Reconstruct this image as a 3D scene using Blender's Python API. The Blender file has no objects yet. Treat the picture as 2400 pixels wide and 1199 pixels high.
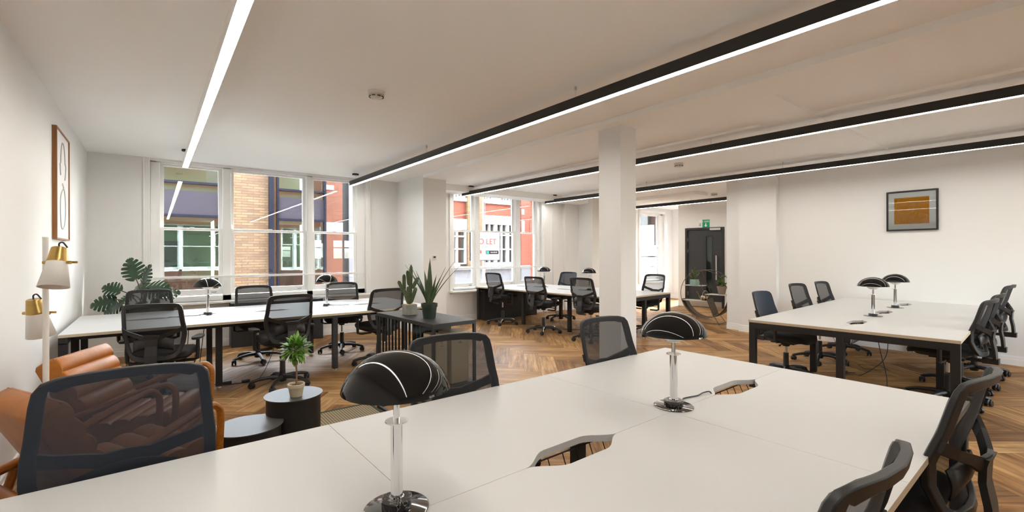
import bpy, bmesh, math, random
from mathutils import Vector, Matrix, noise
R = math.radians
PI = math.pi
S = bpy.context.scene
COL = S.collection
random.seed(7)

# ------------------------------------------------------------------ camera, world, sun, exposure
CAM_H = 1.4215
yaw = R(37.9); roll = 0.0029
fw = Vector((math.sin(yaw), math.cos(yaw), 0)); rt = Vector((math.cos(yaw), -math.sin(yaw), 0)); up = Vector((0, 0, 1))
rt2 = rt * math.cos(roll) - up * math.sin(roll); up2 = up * math.cos(roll) + rt * math.sin(roll)
cam = bpy.data.cameras.new('camera'); cob = bpy.data.objects.new('camera', cam); COL.objects.link(cob)
cob.matrix_world = Matrix(((rt2.x, up2.x, -fw.x, 0), (rt2.y, up2.y, -fw.y, 0), (rt2.z, up2.z, -fw.z, CAM_H), (0, 0, 0, 1)))
cam.sensor_width = 36; cam.lens = 36 * 1075.8 / 2400; cam.shift_y = -4.27 / 2400; cam.clip_start = 0.05; cam.clip_end = 200
S.camera = cob
W = bpy.data.worlds.new('sky'); S.world = W; W.use_nodes = True
nt = W.node_tree; nt.nodes.clear()
sky = nt.nodes.new('ShaderNodeTexSky'); sky.sky_type = 'NISHITA'; sky.sun_disc = False
sky.sun_elevation = R(37); sky.sun_rotation = R(80); sky.air_density = 1.2; sky.dust_density = 2.0
bg = nt.nodes.new('ShaderNodeBackground'); bg.inputs['Strength'].default_value = 2.5
wo = nt.nodes.new('ShaderNodeOutputWorld')
hs = nt.nodes.new('ShaderNodeHueSaturation'); hs.inputs['Saturation'].default_value = 0.35; nt.links.new(sky.outputs[0], hs.inputs['Color']); nt.links.new(hs.outputs[0], bg.inputs[0]); nt.links.new(bg.outputs[0], wo.inputs[0])
sl = bpy.data.lights.new('sun', 'SUN'); sl.energy = 14.0; sl.angle = R(0.6); sl.color = (1, 0.95, 0.86)
so = bpy.data.objects.new('sun', sl); COL.objects.link(so)
so.rotation_euler = Vector((-0.66, -0.34, -0.67)).to_track_quat('-Z', 'Y').to_euler()
LED = 12.0
S.view_settings.view_transform = 'Standard'; S.view_settings.look = 'None'; S.view_settings.gamma = 1
S.view_settings.exposure = 1.66; S.view_settings.use_curve_mapping = False
S.cycles.use_denoising = True
S.cycles.max_bounces = 12; S.cycles.diffuse_bounces = 8; S.cycles.transparent_max_bounces = 16
S.cycles.caustics_reflective = False; S.cycles.caustics_refractive = False
S.cycles.sample_clamp_indirect = 6.0

# ------------------------------------------------------------------ materials
MATS = {}
def srgb(r, g, b):
    f = lambda c: (c / 255 / 12.92) if c / 255 <= 0.04045 else ((c / 255 + 0.055) / 1.055) ** 2.4
    return (f(r), f(g), f(b), 1)
def mat(name, col, rough=0.5, metal=0.0, var=0.0, vscale=8.0, bump=0.0, bscale=60.0, coat=0.0, spec=0.5, stretch=None, emit=None, sheen=0.0):
    m = bpy.data.materials.new(name); m.use_nodes = True; n = m.node_tree; L = n.links
    p = n.nodes['Principled BSDF']; p.inputs['Base Color'].default_value = col
    p.inputs['Roughness'].default_value = rough; p.inputs['Metallic'].default_value = metal
    p.inputs['Coat Weight'].default_value = coat; p.inputs['Specular IOR Level'].default_value = spec
    p.inputs['Sheen Weight'].default_value = sheen
    tc = n.nodes.new('ShaderNodeTexCoord')
    src = tc.outputs['Object']
    if stretch:
        mp = n.nodes.new('ShaderNodeMapping'); mp.inputs['Scale'].default_value = stretch
        L.new(src, mp.inputs[0]); src = mp.outputs[0]
    if var > 0:
        nz = n.nodes.new('ShaderNodeTexNoise'); nz.inputs['Scale'].default_value = vscale; nz.inputs['Detail'].default_value = 5
        L.new(src, nz.inputs['Vector'])
        rp = n.nodes.new('ShaderNodeValToRGB')
        rp.color_ramp.elements[0].position = 0.3; rp.color_ramp.elements[1].position = 0.7
        rp.color_ramp.elements[0].color = tuple(max(0, c * (1 - var)) for c in col[:3]) + (1,)
        rp.color_ramp.elements[1].color = tuple(min(1, c * (1 + var)) for c in col[:3]) + (1,)
        L.new(nz.outputs[0], rp.inputs[0]); L.new(rp.outputs[0], p.inputs['Base Color'])
    if bump > 0:
        nb = n.nodes.new('ShaderNodeTexNoise'); nb.inputs['Scale'].default_value = bscale; nb.inputs['Detail'].default_value = 3
        L.new(src, nb.inputs['Vector'])
        b = n.nodes.new('ShaderNodeBump'); b.inputs['Strength'].default_value = bump; b.inputs['Distance'].default_value = 0.004
        L.new(nb.outputs[0], b.inputs['Height']); L.new(b.outputs[0], p.inputs['Normal'])
    if emit:
        p.inputs['Emission Color'].default_value = emit[0]; p.inputs['Emission Strength'].default_value = emit[1]
    MATS[name] = m
    return m
def brick(name, c1, c2, mortar, scale=1.0, sx=0.225, sy=0.075, rot=None, mort=0.02, axis='xz'):
    m = bpy.data.materials.new(name); m.use_nodes = True; n = m.node_tree; L = n.links
    p = n.nodes['Principled BSDF']; p.inputs['Roughness'].default_value = 0.85
    tc = n.nodes.new('ShaderNodeTexCoord'); sp = n.nodes.new('ShaderNodeSeparateXYZ'); cb = n.nodes.new('ShaderNodeCombineXYZ')
    L.new(tc.outputs['Object'], sp.inputs[0])
    a = n.nodes.new('ShaderNodeMath'); a.operation = 'ADD'; L.new(sp.outputs['X'], a.inputs[0]); L.new(sp.outputs['Y'], a.inputs[1])
    L.new(a.outputs[0], cb.inputs['X']); L.new(sp.outputs['Z'], cb.inputs['Y'])
    b = n.nodes.new('ShaderNodeTexBrick'); b.inputs['Scale'].default_value = 1.0
    b.inputs['Brick Width'].default_value = sx * scale; b.inputs['Row Height'].default_value = sy * scale
    b.inputs['Mortar Size'].default_value = 0.009 * scale; b.inputs['Color1'].default_value = c1; b.inputs['Color2'].default_value = c2
    b.inputs['Mortar'].default_value = mortar; b.inputs['Bias'].default_value = 0.0
    L.new(cb.outputs[0], b.inputs['Vector'])
    nz = n.nodes.new('ShaderNodeTexNoise'); nz.inputs['Scale'].default_value = 3; L.new(cb.outputs[0], nz.inputs['Vector'])
    mx = n.nodes.new('ShaderNodeMix'); mx.data_type = 'RGBA'; mx.blend_type = 'MULTIPLY'; mx.inputs[0].default_value = 0.35
    L.new(b.outputs[0], mx.inputs[6]); L.new(nz.outputs[0], mx.inputs[7]); L.new(mx.outputs[2], p.inputs['Base Color'])
    MATS[name] = m
def see_through(name, col, alpha, rough=0.8, gloss=0.0):
    """open weave or clear sheet: a share of the light passes straight through"""
    m = bpy.data.materials.new(name); m.use_nodes = True; n = m.node_tree; L = n.links
    p = n.nodes['Principled BSDF']; p.inputs['Base Color'].default_value = col; p.inputs['Roughness'].default_value = rough
    o = n.nodes['Material Output']; t = n.nodes.new('ShaderNodeBsdfTransparent'); mx = n.nodes.new('ShaderNodeMixShader')
    mx.inputs[0].default_value = alpha
    L.new(t.outputs[0], mx.inputs[1]); L.new(p.outputs[0], mx.inputs[2]); L.new(mx.outputs[0], o.inputs[0])
    MATS[name] = m; return m
def glass(name, tint, refl=0.08, rough=0.0):
    m = bpy.data.materials.new(name); m.use_nodes = True; n = m.node_tree; L = n.links
    n.nodes.remove(n.nodes['Principled BSDF']); o = n.nodes['Material Output']
    t = n.nodes.new('ShaderNodeBsdfTransparent'); t.inputs[0].default_value = tint
    g = n.nodes.new('ShaderNodeBsdfGlossy'); g.inputs['Roughness'].default_value = rough
    fr = n.nodes.new('ShaderNodeFresnel'); fr.inputs[0].default_value = 1.45
    a = n.nodes.new('ShaderNodeMath'); a.operation = 'MULTIPLY_ADD'; a.inputs[1].default_value = 0.9; a.inputs[2].default_value = refl; a.use_clamp = True
    mx = n.nodes.new('ShaderNodeMixShader')
    L.new(fr.outputs[0], a.inputs[0]); L.new(a.outputs[0], mx.inputs[0]); L.new(t.outputs[0], mx.inputs[1]); L.new(g.outputs[0], mx.inputs[2])
    L.new(mx.outputs[0], o.inputs[0]); MATS[name] = m

mat('wall_paint', (0.78, 0.778, 0.77, 1), 0.55, bump=0.05, bscale=180)
mat('ceiling_paint', (0.93, 0.93, 0.92, 1), 0.7)
mat('white_gloss', (0.84, 0.84, 0.83, 1), 0.3)
mat('desk_white', (0.57, 0.57, 0.565, 1), 0.38, spec=0.4)
mat('desk_edge', srgb(196, 180, 155), 0.5)
mat('black_steel', (0.012, 0.012, 0.013, 1), 0.45)
mat('black_plastic', (0.014, 0.014, 0.015, 1), 0.42, bump=0.15, bscale=700)
mat('dark_panel', (0.02, 0.021, 0.022, 1), 0.5)
mat('black_fabric', (0.008, 0.008, 0.010, 1), 0.95, bump=0.3, bscale=900, sheen=0.1)
mat('navy_fabric', (0.010, 0.022, 0.042, 1), 0.9, bump=0.3, bscale=900, sheen=0.15)
see_through('chair_mesh', (0.014, 0.014, 0.016, 1), 0.78)
see_through('chair_mesh_navy', (0.012, 0.018, 0.030, 1), 0.87)
mat('black_gloss', (0.006, 0.006, 0.006, 1), 0.05, spec=0.32)
mat('chrome', (0.80, 0.81, 0.82, 1), 0.07, metal=1)
mat('smoked_chrome', (0.22, 0.22, 0.22, 1), 0.08, metal=1)
mat('steel', (0.55, 0.55, 0.54, 1), 0.3, metal=1)
mat('opal_glass', (0.80, 0.78, 0.72, 1), 0.18)
mat('brass', (0.50, 0.33, 0.11, 1), 0.28, metal=1, var=0.06, vscale=3, stretch=(1, 1, 30))
mat('lamp_white', (0.82, 0.80, 0.76, 1), 0.4)
mat('leather', srgb(166, 100, 26), 0.42, var=0.14, vscale=6, bump=0.35, bscale=30, spec=0.4)
mat('oak', srgb(158, 94, 26), 0.35, var=0.25, vscale=5, stretch=(1, 14, 14), bump=0.1, bscale=40)
mat('oak_frame', srgb(150, 100, 55), 0.45, var=0.18, vscale=6, stretch=(12, 12, 1))
mat('concrete', srgb(140, 139, 130), 0.85, var=0.2, vscale=18, bump=0.4, bscale=80)
mat('terracotta_pale', srgb(196, 184, 158), 0.85, var=0.1, vscale=12, bump=0.2, bscale=60)
mat('clay_brown', srgb(140, 122, 106), 0.85, var=0.08, vscale=14)
mat('glaze_green', srgb(135, 165, 150), 0.3, var=0.1, vscale=10)
mat('pot_green', srgb(34, 50, 42), 0.45)
mat('stand_black', (0.022, 0.022, 0.023, 1), 0.5)
mat('beige_pot', srgb(175, 165, 140), 0.6)
mat('soil', (0.035, 0.022, 0.014, 1), 0.95, var=0.4, vscale=60, bump=0.8, bscale=90)
mat('gravel', srgb(200, 170, 120), 0.9, var=0.4, vscale=120, bump=0.8, bscale=160)
mat('cactus', srgb(70, 84, 52), 0.7, var=0.25, vscale=24)
mat('spines', srgb(205, 200, 175), 0.7)
mat('agave', srgb(70, 86, 60), 0.6, var=0.22, vscale=14, stretch=(1, 1, 0.2))
mat('monstera', srgb(24, 60, 28), 0.22, var=0.3, vscale=6, coat=0.3)
mat('bay_leaf', srgb(95, 140, 42), 0.45, var=0.35, vscale=24)
mat('succulent', srgb(96, 138, 60), 0.5, var=0.3, vscale=20)
mat('bark', srgb(140, 105, 72), 0.8, var=0.2, vscale=40)
mat('stem_green', srgb(60, 62, 42), 0.5)
mat('table_grey', srgb(70, 69, 68), 0.42, var=0.05, vscale=5)
mat('bronze', srgb(96, 84, 68), 0.4, metal=0.7)
mat('shelf_pale', srgb(190, 190, 184), 0.5)
mat('nickel', srgb(190, 175, 155), 0.14, metal=1)
mat('rug_green', srgb(60, 70, 52), 0.95)
mat('door_black', srgb(46, 47, 50), 0.5, var=0.12, vscale=10, stretch=(6, 6, 1))
mat('door_frame', srgb(34, 35, 37), 0.4)
mat('led', (1, 1, 1, 1), 0.5, emit=((1.0, 0.955, 0.875, 1), LED))
mat('plastic_white', (0.74, 0.72, 0.68, 1), 0.4)
mat('dark_slot', (0.015, 0.015, 0.015, 1), 0.6)
mat('lcd', (0.05, 0.06, 0.055, 1), 0.2)
mat('sign_green', srgb(0, 150, 105), 0.25)
mat('sign_white', (0.85, 0.85, 0.85, 1), 0.3)
mat('paper_white', (0.84, 0.84, 0.85, 1), 0.7, spec=0.2)
mat('art_ochre', srgb(204, 132, 8), 0.7, spec=0.2)
mat('art_line', srgb(214, 168, 100), 0.6)
mat('art_grey', srgb(176, 176, 172), 0.6)
mat('box_cream', srgb(206, 190, 155), 0.6, var=0.05, vscale=5)
mat('ink', (0.03, 0.03, 0.03, 1), 0.6)
mat('shade_inner', srgb(170, 160, 145), 0.6)
mat('filament', srgb(190, 130, 60), 0.3)
mat('marble_black', (0.016, 0.016, 0.018, 1), 0.12, coat=0.6)
def marble():
    m = MATS['marble_black']; n = m.node_tree; L = n.links; p = n.nodes['Principled BSDF']
    tc = n.nodes.new('ShaderNodeTexCoord'); v = n.nodes.new('ShaderNodeTexNoise'); v.inputs['Scale'].default_value = 22; v.inputs['Detail'].default_value = 6; v.inputs['Distortion'].default_value = 1.6
    r = n.nodes.new('ShaderNodeValToRGB'); e = r.color_ramp.elements
    e[0].position = 0.49; e[0].color = (0.012, 0.012, 0.014, 1); e[1].position = 0.505; e[1].color = (0.35, 0.36, 0.37, 1)
    x = e.new(0.52); x.color = (0.012, 0.012, 0.014, 1)
    L.new(tc.outputs['Object'], v.inputs['Vector']); L.new(v.outputs[0], r.inputs[0]); L.new(r.outputs[0], p.inputs['Base Color'])
marble()
glass('window_glass', (0.97, 0.99, 0.985, 1), 0.02)
glass('facade_glass', (0.74, 0.90, 0.86, 1), 0.03)
glass('bulb_glass', (0.95, 0.9, 0.85, 1), 0.1)
brick('buff_brick', srgb(102, 82, 56), srgb(82, 61, 38), srgb(60, 47, 33), sx=0.34, sy=0.085)
brick('red_brick', srgb(112, 38, 10), srgb(96, 28, 8), srgb(108, 70, 46))
brick('brown_brick', srgb(92, 46, 22), srgb(80, 38, 17), srgb(86, 56, 38))
brick('yellow_brick', srgb(104, 80, 42), srgb(80, 58, 32), srgb(88, 74, 54))
mat('white_render', (0.30, 0.30, 0.30, 1), 0.8)
mat('grey_render', srgb(84, 86, 90), 0.8, var=0.06, vscale=2)
mat('navy_metal', srgb(12, 15, 26), 0.8, spec=0.1)
mat('spandrel', srgb(42, 40, 46), 0.9, spec=0.1, var=0.05, vscale=2)
mat('room_green', srgb(92, 108, 90), 0.8)
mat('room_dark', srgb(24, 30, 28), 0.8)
mat('blind', srgb(110, 110, 105), 0.8)
mat('asphalt', (0.30, 0.29, 0.28, 1), 0.9, var=0.2, vscale=3)
mat('board_white', (0.5, 0.5, 0.5, 1), 0.6)
mat('board_red', srgb(190, 40, 12), 0.6)
mat('board_teal', srgb(20, 130, 120), 0.5)
mat('board_gold', srgb(190, 150, 90), 0.5)
mat('board_blue', srgb(70, 90, 140), 0.5)
# floor planks
def wood_floor():
    m = bpy.data.materials.new('oak_planks'); m.use_nodes = True; n = m.node_tree; L = n.links
    p = n.nodes['Principled BSDF']; p.inputs['Roughness'].default_value = 0.5; p.inputs['Specular IOR Level'].default_value = 0.12
    uv = n.nodes.new('ShaderNodeUVMap'); uv.uv_map = 'UVMap'
    at = n.nodes.new('ShaderNodeAttribute'); at.attribute_name = 'tone'
    sp = n.nodes.new('ShaderNodeSeparateXYZ'); L.new(uv.outputs[0], sp.inputs[0])
    mu = n.nodes.new('ShaderNodeMath'); mu.operation = 'MULTIPLY'; mu.inputs[1].default_value = 37.0; L.new(at.outputs['Fac'], mu.inputs[0])
    cb = n.nodes.new('ShaderNodeCombineXYZ'); L.new(sp.outputs['X'], cb.inputs['X']); L.new(sp.outputs['Y'], cb.inputs['Y']); L.new(mu.outputs[0], cb.inputs['Z'])
    mp = n.nodes.new('ShaderNodeMapping'); mp.inputs['Scale'].default_value = (1.1, 16, 1); L.new(cb.outputs[0], mp.inputs[0])
    n1 = n.nodes.new('ShaderNodeTexNoise'); n1.inputs['Scale'].default_value = 1.6; n1.inputs['Detail'].default_value = 7; n1.inputs['Roughness'].default_value = 0.6; n1.inputs['Distortion'].default_value = 0.5
    L.new(mp.outputs[0], n1.inputs['Vector'])
    mp2 = n.nodes.new('ShaderNodeMapping'); mp2.inputs['Scale'].default_value = (2.2, 5, 1); L.new(cb.outputs[0], mp2.inputs[0])
    n2 = n.nodes.new('ShaderNodeTexNoise'); n2.inputs['Scale'].default_value = 1.4; n2.inputs['Detail'].default_value = 3; L.new(mp2.outputs[0], n2.inputs['Vector'])
    r1 = n.nodes.new('ShaderNodeValToRGB'); e = r1.color_ramp.elements
    e[0].position = 0.30; e[0].color = srgb(122, 97, 71); e[1].position = 0.68; e[1].color = srgb(198, 169, 130)
    x = e.new(0.48); x.color = srgb(165, 136, 101)
    L.new(n1.outputs[0], r1.inputs[0])
    r2 = n.nodes.new('ShaderNodeValToRGB'); e = r2.color_ramp.elements
    e[0].position = 0.0; e[0].color = srgb(176, 158, 142); e[1].position = 1.0; e[1].color = srgb(255, 244, 226)
    x = e.new(0.5); x.color = srgb(232, 208, 178)
    L.new(at.outputs['Fac'], r2.inputs[0])
    mx = n.nodes.new('ShaderNodeMix'); mx.data_type = 'RGBA'; mx.blend_type = 'MULTIPLY'; mx.inputs[0].default_value = 1
    L.new(r1.outputs[0], mx.inputs[6]); L.new(r2.outputs[0], mx.inputs[7])
    mx2 = n.nodes.new('ShaderNodeMix'); mx2.data_type = 'RGBA'; mx2.blend_type = 'SOFT_LIGHT'; mx2.inputs[0].default_value = 0.6
    L.new(mx.outputs[2], mx2.inputs[6]); L.new(n2.outputs[0], mx2.inputs[7])
    # joint lines: v in metres 0..w, u 0..L  (stored edge distance in attribute 'edge' is not needed)
    e2 = n.nodes.new('ShaderNodeUVMap'); e2.uv_map = 'EdgeUV'; se = n.nodes.new('ShaderNodeSeparateXYZ'); L.new(e2.outputs[0], se.inputs[0])
    def near(outp, length):
        a = n.nodes.new('ShaderNodeMath'); a.operation = 'SUBTRACT'; a.inputs[0].default_value = length; L.new(outp, a.inputs[1])
        b = n.nodes.new('ShaderNodeMath'); b.operation = 'MINIMUM'; L.new(outp, b.inputs[0]); L.new(a.outputs[0], b.inputs[1]); return b.outputs[0]
    b1 = near(se.outputs['X'], 1.02); b2 = near(se.outputs['Y'], 0.204)
    mn = n.nodes.new('ShaderNodeMath'); mn.operation = 'MINIMUM'; L.new(b1, mn.inputs[0]); L.new(b2, mn.inputs[1])
    lt = n.nodes.new('ShaderNodeMath'); lt.operation = 'LESS_THAN'; lt.inputs[1].default_value = 0.0014; L.new(mn.outputs[0], lt.inputs[0])
    mx3 = n.nodes.new('ShaderNodeMix'); mx3.data_type = 'RGBA'; mx3.inputs[7].default_value = srgb(90, 66, 46); L.new(mx2.outputs[2], mx3.inputs[6]); L.new(lt.outputs[0], mx3.inputs[0])
    L.new(mx3.outputs[2], p.inputs['Base Color'])
    MATS['oak_planks'] = m
wood_floor()
def rug_mat():
    m = bpy.data.materials.new('rug_weave'); m.use_nodes = True; n = m.node_tree; L = n.links
    p = n.nodes['Principled BSDF']; p.inputs['Roughness'].default_value = 0.95
    tc = n.nodes.new('ShaderNodeTexCoord')
    w = n.nodes.new('ShaderNodeTexWave'); w.inputs['Scale'].default_value = 14; w.bands_direction = 'X'; L.new(tc.outputs['Object'], w.inputs['Vector'])
    w2 = n.nodes.new('ShaderNodeTexWave'); w2.inputs['Scale'].default_value = 26; w2.bands_direction = 'Y'; L.new(tc.outputs['Object'], w2.inputs['Vector'])
    mxx = n.nodes.new('ShaderNodeMath'); mxx.operation = 'MULTIPLY'; L.new(w.outputs['Fac'], mxx.inputs[0]); L.new(w2.outputs['Fac'], mxx.inputs[1])
    r = n.nodes.new('ShaderNodeValToRGB'); e = r.color_ramp.elements; e[0].color = srgb(96, 84, 66); e[1].position = 0.5; e[1].color = srgb(176, 160, 128)
    L.new(mxx.outputs[0], r.inputs[0]); L.new(r.outputs[0], p.inputs['Base Color']); MATS['rug_weave'] = m
rug_mat()

# ------------------------------------------------------------------ mesh collector
class MB:
    def __init__(s): s.v = []; s.f = []
    def add(s, vs, fs, M=None):
        o = len(s.v)
        s.v += [tuple(M @ Vector(v)) if M else tuple(v) for v in vs]
        s.f += [tuple(i + o for i in f) for f in fs]; return s
    def box(s, x0, y0, z0, x1, y1, z1, M=None):
        v = [(x0, y0, z0), (x1, y0, z0), (x1, y1, z0), (x0, y1, z0), (x0, y0, z1), (x1, y0, z1), (x1, y1, z1), (x0, y1, z1)]
        return s.add(v, [(0, 3, 2, 1), (4, 5, 6, 7), (0, 1, 5, 4), (1, 2, 6, 5), (2, 3, 7, 6), (3, 0, 4, 7)], M)
    def lathe(s, prof, seg=32, M=None, cap0=True, cap1=True, sx=1, sy=1):
        vs = []; fs = []; k = len(prof)
        for i in range(seg):
            a = 2 * PI * i / seg; c, d = math.cos(a) * sx, math.sin(a) * sy
            vs += [(r * c, r * d, z) for r, z in prof]
        for i in range(seg):
            j = (i + 1) % seg
            for q in range(k - 1): fs.append((i * k + q, j * k + q, j * k + q + 1, i * k + q + 1))
        if cap0 and prof[0][0] > 1e-5: fs.append(tuple(i * k for i in reversed(range(seg))))
        if cap1 and prof[-1][0] > 1e-5: fs.append(tuple(i * k + k - 1 for i in range(seg)))
        return s.add(vs, fs, M)
    def cyl(s, r, z0, z1, x=0, y=0, seg=20, M=None, r2=None):
        T = Matrix.Translation((x, y, 0))
        return s.lathe([(r, z0), (r if r2 is None else r2, z1)], seg, (M @ T) if M else T)
    def tube(s, pts, r, seg=10, M=None, flat=None, closed=False, cap=True):
        pts = [Vector(p) for p in pts]; n = len(pts); vs = []; fs = []
        rr = r if isinstance(r, (list, tuple)) else [r] * n
        prev = None
        for i, p in enumerate(pts):
            if closed: t = pts[(i + 1) % n] - pts[i - 1]
            else: t = pts[min(i + 1, n - 1)] - pts[max(i - 1, 0)]
            t = t.normalized() if t.length > 1e-9 else Vector((0, 0, 1))
            if prev is None:
                a = Vector((0, 0, 1)) if abs(t.z) < 0.9 else Vector((1, 0, 0))
                u = t.cross(a).normalized()
            else:
                u = (prev - t * prev.dot(t))
                u = u.normalized() if u.length > 1e-6 else t.orthogonal().normalized()
            prev = u; w = t.cross(u)
            for k in range(seg):
                a = 2 * PI * k / seg
                vs.append(p + u * math.cos(a) * rr[i] + w * math.sin(a) * rr[i] * (flat or 1))
        m = n if closed else n - 1
        for i in range(m):
            j = (i + 1) % n
            for k in range(seg):
                l = (k + 1) % seg; fs.append((i * seg + k, i * seg + l, j * seg + l, j * seg + k))
        if cap and not closed: fs += [tuple(reversed(range(seg))), tuple((n - 1) * seg + k for k in range(seg))]
        return s.add(vs, fs, M)
    def grid(s, fn, nu, nv, M=None, wrapu=False):
        vs = [fn(i / (nu if wrapu else nu - 1), j / (nv - 1)) for i in range(nu) for j in range(nv)]; fs = []
        for i in range(nu if wrapu else nu - 1):
            k = (i + 1) % nu
            for j in range(nv - 1): fs.append((i * nv + j, k * nv + j, k * nv + j + 1, i * nv + j + 1))
        return s.add(vs, fs, M)
    def prism(s, poly, z0, z1, M=None):
        n = len(poly)
        v = [(x, y, z0) for x, y in poly] + [(x, y, z1) for x, y in poly]
        f = [tuple(reversed(range(n))), tuple(range(n, 2 * n))] + [(i, (i + 1) % n, (i + 1) % n + n, i + n) for i in range(n)]
        return s.add(v, f, M)
    def ring(s, outer, inner, d0, d1, M=None):
        """closed frame between two loops of 3-D points, thickened from offset d0 to d1 along y"""
        n = len(outer); vs = []
        for L, d in ((outer, d0), (inner, d0), (inner, d1), (outer, d1)): vs += [(p[0], p[1] + d, p[2]) for p in L]
        fs = []
        for i in range(n):
            j = (i + 1) % n
            for a, b in ((0, 1), (1, 2), (2, 3), (3, 0)): fs.append((a * n + i, a * n + j, b * n + j, b * n + i))
        return s.add(vs, fs, M)
    def ball(s, c, r, seg=20, rings=12, sz=1.0, M=None):
        prof = [(max(r * math.sin(PI * i / rings), 0), -r * sz * math.cos(PI * i / rings)) for i in range(rings + 1)]
        T = Matrix.Translation(c)
        return s.lathe(prof, seg, (M @ T) if M else T, False, False)
    def build(s, name, m, parent=None, smooth=False, bevel=0.0, sub=0, angle=35, solid=0.0):
        me = bpy.data.meshes.new(name); me.from_pydata(s.v, [], s.f)
        bm = bmesh.new(); bm.from_mesh(me)
        bmesh.ops.remove_doubles(bm, verts=bm.verts, dist=1e-5)
        bmesh.ops.recalc_face_normals(bm, faces=bm.faces)
        bm.to_mesh(me); bm.free()
        me.materials.append(MATS[m] if isinstance(m, str) else m)
        if smooth:
            for p in me.polygons: p.use_smooth = True
            me.set_sharp_from_angle(angle=R(angle))
        o = bpy.data.objects.new(name, me); COL.objects.link(o)
        if parent: o.parent = parent
        if solid:
            q = o.modifiers.new('thickness', 'SOLIDIFY'); q.thickness = solid; q.offset = 0
        if bevel:
            b = o.modifiers.new('bevel', 'BEVEL'); b.width = bevel; b.segments = 2; b.limit_method = 'ANGLE'; b.angle_limit = R(40)
        if sub:
            q = o.modifiers.new('sub', 'SUBSURF'); q.levels = sub; q.render_levels = sub
        return o
def empty(name, loc=(0, 0, 0), rz=0, label=None, cat=None, group=None, kind=None):
    o = bpy.data.objects.new(name, None); COL.objects.link(o); o.location = loc; o.rotation_euler = (0, 0, R(rz)); o.empty_display_size = 0.1
    tag(o, label, cat, group, kind); return o
def tag(o, label=None, cat=None, group=None, kind=None):
    if label: o['label'] = label
    if cat: o['category'] = cat
    if group: o['group'] = group
    if kind: o['kind'] = kind
    return o
def struct(mb, name, m, **k):
    o = mb.build(name, m, **k); o['kind'] = 'structure'; return o
def copy_tree(o, parent=None):
    c = o.copy(); COL.objects.link(c); c.parent = parent
    for ch in list(o.children): copy_tree(ch, c)
    return c
def text(body, size, loc, rot, m, parent, name='lettering', align='CENTER', extrude=0.0008):
    cu = bpy.data.curves.new(name, 'FONT'); cu.body = body; cu.size = size; cu.align_x = align; cu.extrude = extrude
    cu.resolution_u = 4; t_ = bpy.data.objects.new('tmp', cu); COL.objects.link(t_); bpy.context.view_layer.update()
    me = bpy.data.meshes.new_from_object(t_.evaluated_get(bpy.context.evaluated_depsgraph_get())); bpy.data.objects.remove(t_)
    me.materials.clear(); me.materials.append(MATS[m]); o = bpy.data.objects.new(name, me); COL.objects.link(o); o.parent = parent
    o.location = loc; o.rotation_euler = rot; return o
def smoothpath(pts, n=8):
    """Catmull-Rom through points"""
    P = [Vector(p) for p in pts]; out = []
    for i in range(len(P) - 1):
        a = P[max(i - 1, 0)]; b = P[i]; c = P[i + 1]; d = P[min(i + 2, len(P) - 1)]
        for k in range(n):
            t = k / n
            out.append(0.5 * ((2 * b) + (c - a) * t + (2 * a - 5 * b + 4 * c - d) * t * t + (3 * b - a - 3 * c + d) * t ** 3))
    out.append(P[-1]); return out
def rot_to(v):
    return Vector(v).normalized().to_track_quat('Z', 'Y').to_matrix().to_4x4()

# ------------------------------------------------------------------ floor
CH = 2.83
def build_floor():
    w, n = 0.204, 5; L = w * n
    e1 = Vector((math.cos(R(-38.7)), math.sin(R(-38.7)))); f2 = Vector((-0.625, -0.780)).normalized(); f2 = Vector((e1.y, -e1.x))
    P0 = Vector((4.26, 5.531))
    me = bpy.data.meshes.new('floor'); bm = bmesh.new(); uv = bm.loops.layers.uv.new('UVMap'); euv = bm.loops.layers.uv.new('EdgeUV'); tl = bm.verts.layers.float.new('tone')
    rnd = random.Random(3)
    def pt(x, y): q = P0 + e1 * (x * w) + f2 * (y * w); return q
    xr, yr = (-0.9, 13.4), (-3.3, 8.65)
    def plank(x0, y0, horiz):
        x1, y1 = (x0 + n, y0 + 1) if horiz else (x0 + 1, y0 + n)
        c = pt((x0 + x1) / 2, (y0 + y1) / 2)
        if not (xr[0] - .6 < c.x < xr[1] + .6 and yr[0] - .6 < c.y < yr[1] + .6): return
        cs = [(x0, y0), (x1, y0), (x1, y1), (x0, y1)]
        t = rnd.random(); vs = []
        for a, b in cs:
            q = pt(a, b); v = bm.verts.new((q.x, q.y, 0)); v[tl] = t; vs.append(v)
        f = bm.faces.new(vs)
        for lp, (a, b) in zip(f.loops, cs):
            u, v = ((a - x0) * w, (b - y0) * w) if horiz else ((b - y0) * w, (a - x0) * w)
            lp[uv].uv = (u + t * 9, v); lp[euv].uv = (u, v)
    for j in range(-90, 90):
        for m in range(-9, 10):
            plank(j + 2 * n * m, j + 2 * n, True)        # x0=j', y0=j'+2n
            plank(j + 2 * n * m, j + 1, False)
    for co, no in (((xr[0], 0, 0), (-1, 0, 0)), ((xr[1], 0, 0), (1, 0, 0)), ((0, yr[0], 0), (0, -1, 0)), ((0, yr[1], 0), (0, 1, 0))):
        bmesh.ops.bisect_plane(bm, geom=bm.verts[:] + bm.edges[:] + bm.faces[:], plane_co=co, plane_no=no, clear_outer=True)
    bmesh.ops.recalc_face_normals(bm, faces=bm.faces)
    for f in bm.faces:
        if f.normal.z < 0: f.normal_flip()
    bm.to_mesh(me); bm.free(); me.materials.append(MATS['oak_planks'])
    o = bpy.data.objects.new('floor', me); COL.objects.link(o); o['kind'] = 'structure'
build_floor()

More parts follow.
